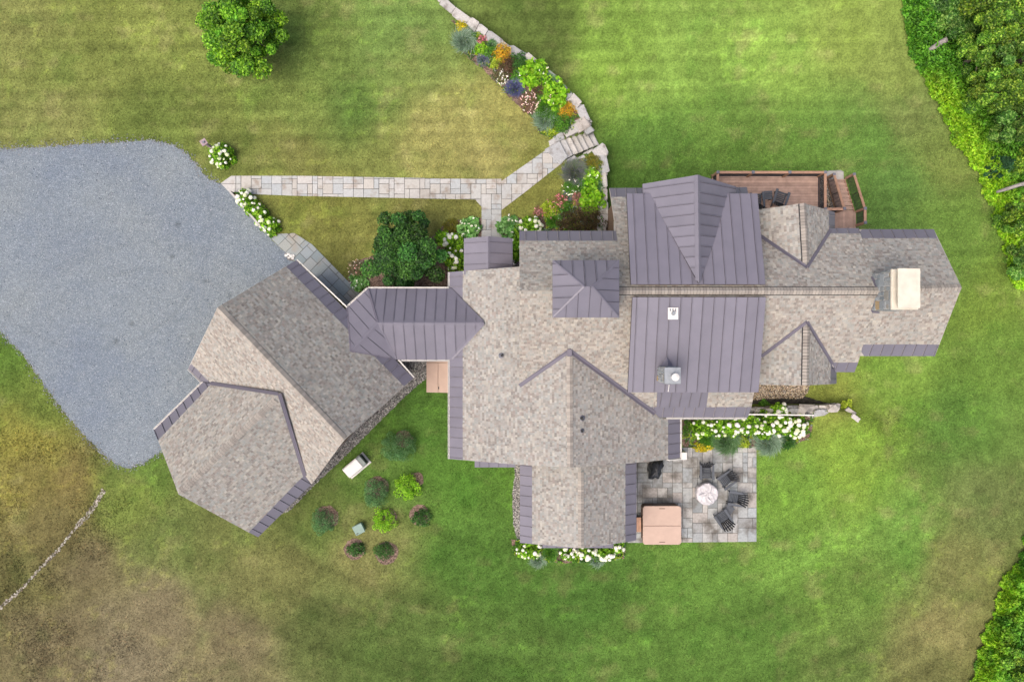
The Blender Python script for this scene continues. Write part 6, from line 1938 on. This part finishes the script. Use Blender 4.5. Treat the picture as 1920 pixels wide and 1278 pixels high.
pebbles('pebble', [PEB['under_stairs']], 520, 0.036, PTAN + PGREY, 3, 'mixed gravel under the deck stairs', -1.05)
pebbles('pebble', [PEB['porch']], 420, 0.035, PGREY, 4, 'grey pebbles beside the porch roof')
DRAIN = [(-30, 1160), (0, 1139), (40, 1104), (75, 1065), (110, 1030), (145, 985), (165, 965), (185, 935), (195, 918)]
dr = []
for (xa, ya), (xb, yb) in zip(DRAIN, DRAIN[1:]):
    L_ = math.hypot(xb - xa, yb - ya); nx_, ny_ = -(yb - ya) / L_, (xb - xa) / L_
    w = random.uniform(1.7, 3.4) if xa < 140 else 4.2
    dr.append([(xa + nx_ * w, ya + ny_ * w), (xb + nx_ * w, yb + ny_ * w), (xb - nx_ * w, yb - ny_ * w), (xa - nx_ * w, ya - ny_ * w)])
pebbles('drain_stone', dr, 340, 0.045, [(185, 180, 165), (160, 154, 140), (205, 200, 186), (120, 112, 98)], 5, 'thin line of pale stones crossing the dry lower left lawn')
# coarse stones loose on the drive
pebbles('loose_gravel', [[p for p in DRIVE if p[0] > -130] + []], 16, 0.024, [(150, 160, 175), (110, 120, 135), (190, 196, 204), (90, 98, 112)], 6, 'loose blue-grey gravel scattered over the drive')
def edge_strip(line, w):
    out = []
    for (xa, ya), (xb, yb) in zip(line, line[1:]):
        L_ = math.hypot(xb - xa, yb - ya); nx_, ny_ = -(yb - ya) / L_ * w, (xb - xa) / L_ * w
        out.append([(xa + nx_, ya + ny_), (xb + nx_, yb + ny_), (xb - nx_, yb - ny_), (xa - nx_, ya - ny_)])
    return out
_e = [p for p in DRIVE if -130 < p[0] and p[1] < 350]; _f = [p for p in DRIVE if -130 < p[0] <= 310 and p[1] > 550]
for w_, dn in ((3.5, 170), (8, 60), (14, 18)):
    pebbles('loose_gravel', edge_strip(_e, w_) + edge_strip(_f, w_), dn, 0.024, [(150, 160, 175), (120, 130, 146), (180, 186, 194), (150, 142, 132)], 30 + w_.__hash__() % 50, 'gravel spilling over the drive edge into the grass, %s' % {3.5: 'innermost band', 8: 'middle band', 14: 'outermost scatter'}[w_])
for k, (u, v, r_) in enumerate([(537, 479, 3), (541, 477, 3), (546, 480, 3.2), (549, 484, 2.6), (542, 483, 2.4), (551, 479, 2.2)]):
    p = P(u, v, 0.06); o = stone('cobble', p, (r_ * 2 / 33, r_ * 1.6 / 33, 0.1), (Vector((1, 0, 0)), Vector((0, 1, 0)), Vector((0, 0, 1))), None, M['white'], 700 + k, 0.2, 0.4)
    tag(o, ['leftmost white cobble of the heap at the garage corner', 'topmost white cobble of the heap at the garage corner', 'largest white cobble, in the middle of the heap at the garage corner', 'white cobble of the heap closest to the garage gutter', 'lowest white cobble on the left of the garage corner heap', 'rightmost white cobble of the garage corner heap, by the side path'][k], 'cobble', 'white cobbles at the garage corner')

def grass(n, seed):
    rng = np.random.default_rng(seed)
    u = rng.uniform(-40, 1960, n); v = rng.uniform(-40, 1318, n)
    bad = np.zeros(n, bool)
    for poly in KEEP_OUT + HOUSE_KEEP:
        if poly is DRIVE:
            e_, _s = seg_dist(u, v, DRIVE + DRIVE[:1]); bad |= pip(u, v, DRIVE) & (e_ > 9 * fbm(u / 10, v / 10, 3) * rng.random(n)); continue
        a = np.array(poly)
        bb = (u > a[:, 0].min()) & (u < a[:, 0].max()) & (v > a[:, 1].min()) & (v < a[:, 1].max())
        if bb.any(): bad[bb] |= pip(u[bb], v[bb], poly)
    dd, _ = seg_dist(u, v, WALL_FULL[:15]); bad |= dd < 11
    u, v = u[~bad], v[~bad]; n = len(u)
    c = lawn_rgb(u, v)
    z = -drop(u, v); k = (CAM_H - z) / FOC
    C = np.stack([(u - CX) * k, -(v - CY) * k, z], 1)
    rough = sstep(0.42, 0.7, fbm(u / 60 + 40, v / 60 + 3, 3)) * (1 - sstep(150, 420, u)) * sstep(600, 760, v)     # unmown corner at the lower left
    L = (0.055 + 0.055 * rough) * rng.uniform(.6, 1.5, n); W = 0.020 + 0.008 * rough
    a = rng.uniform(0, 6.283, n)
    d = np.stack([np.cos(a), np.sin(a), np.zeros(n)], 1); s = np.stack([-np.sin(a), np.cos(a), np.zeros(n)], 1) * (W * rng.uniform(.6, 1.4, n))[:, None]
    tip = C + d * (L * rng.uniform(.35, .95, n))[:, None] + np.array([0, 0, 1.]) * (L * rng.uniform(.25, .8, n))[:, None]
    V = np.stack([C - s, C + s, tip], 1).reshape(-1, 3)
    T = np.arange(n * 3).reshape(-1, 3)
    f = rng.uniform(0.6, 1.6, (n, 1)); col = c * f
    straw = rng.random(n) < 0.10
    col[straw] = col[straw] * np.array([1.5, 1.25, 1.2])
    me = np_mesh('grass', V, T, np.repeat(col, 3, 0), M['grass'])
    tag(place('grass', me), 'short mown lawn grass in greens and dry straw tones', 'grass', kind='stuff')
grass(700000, 17)
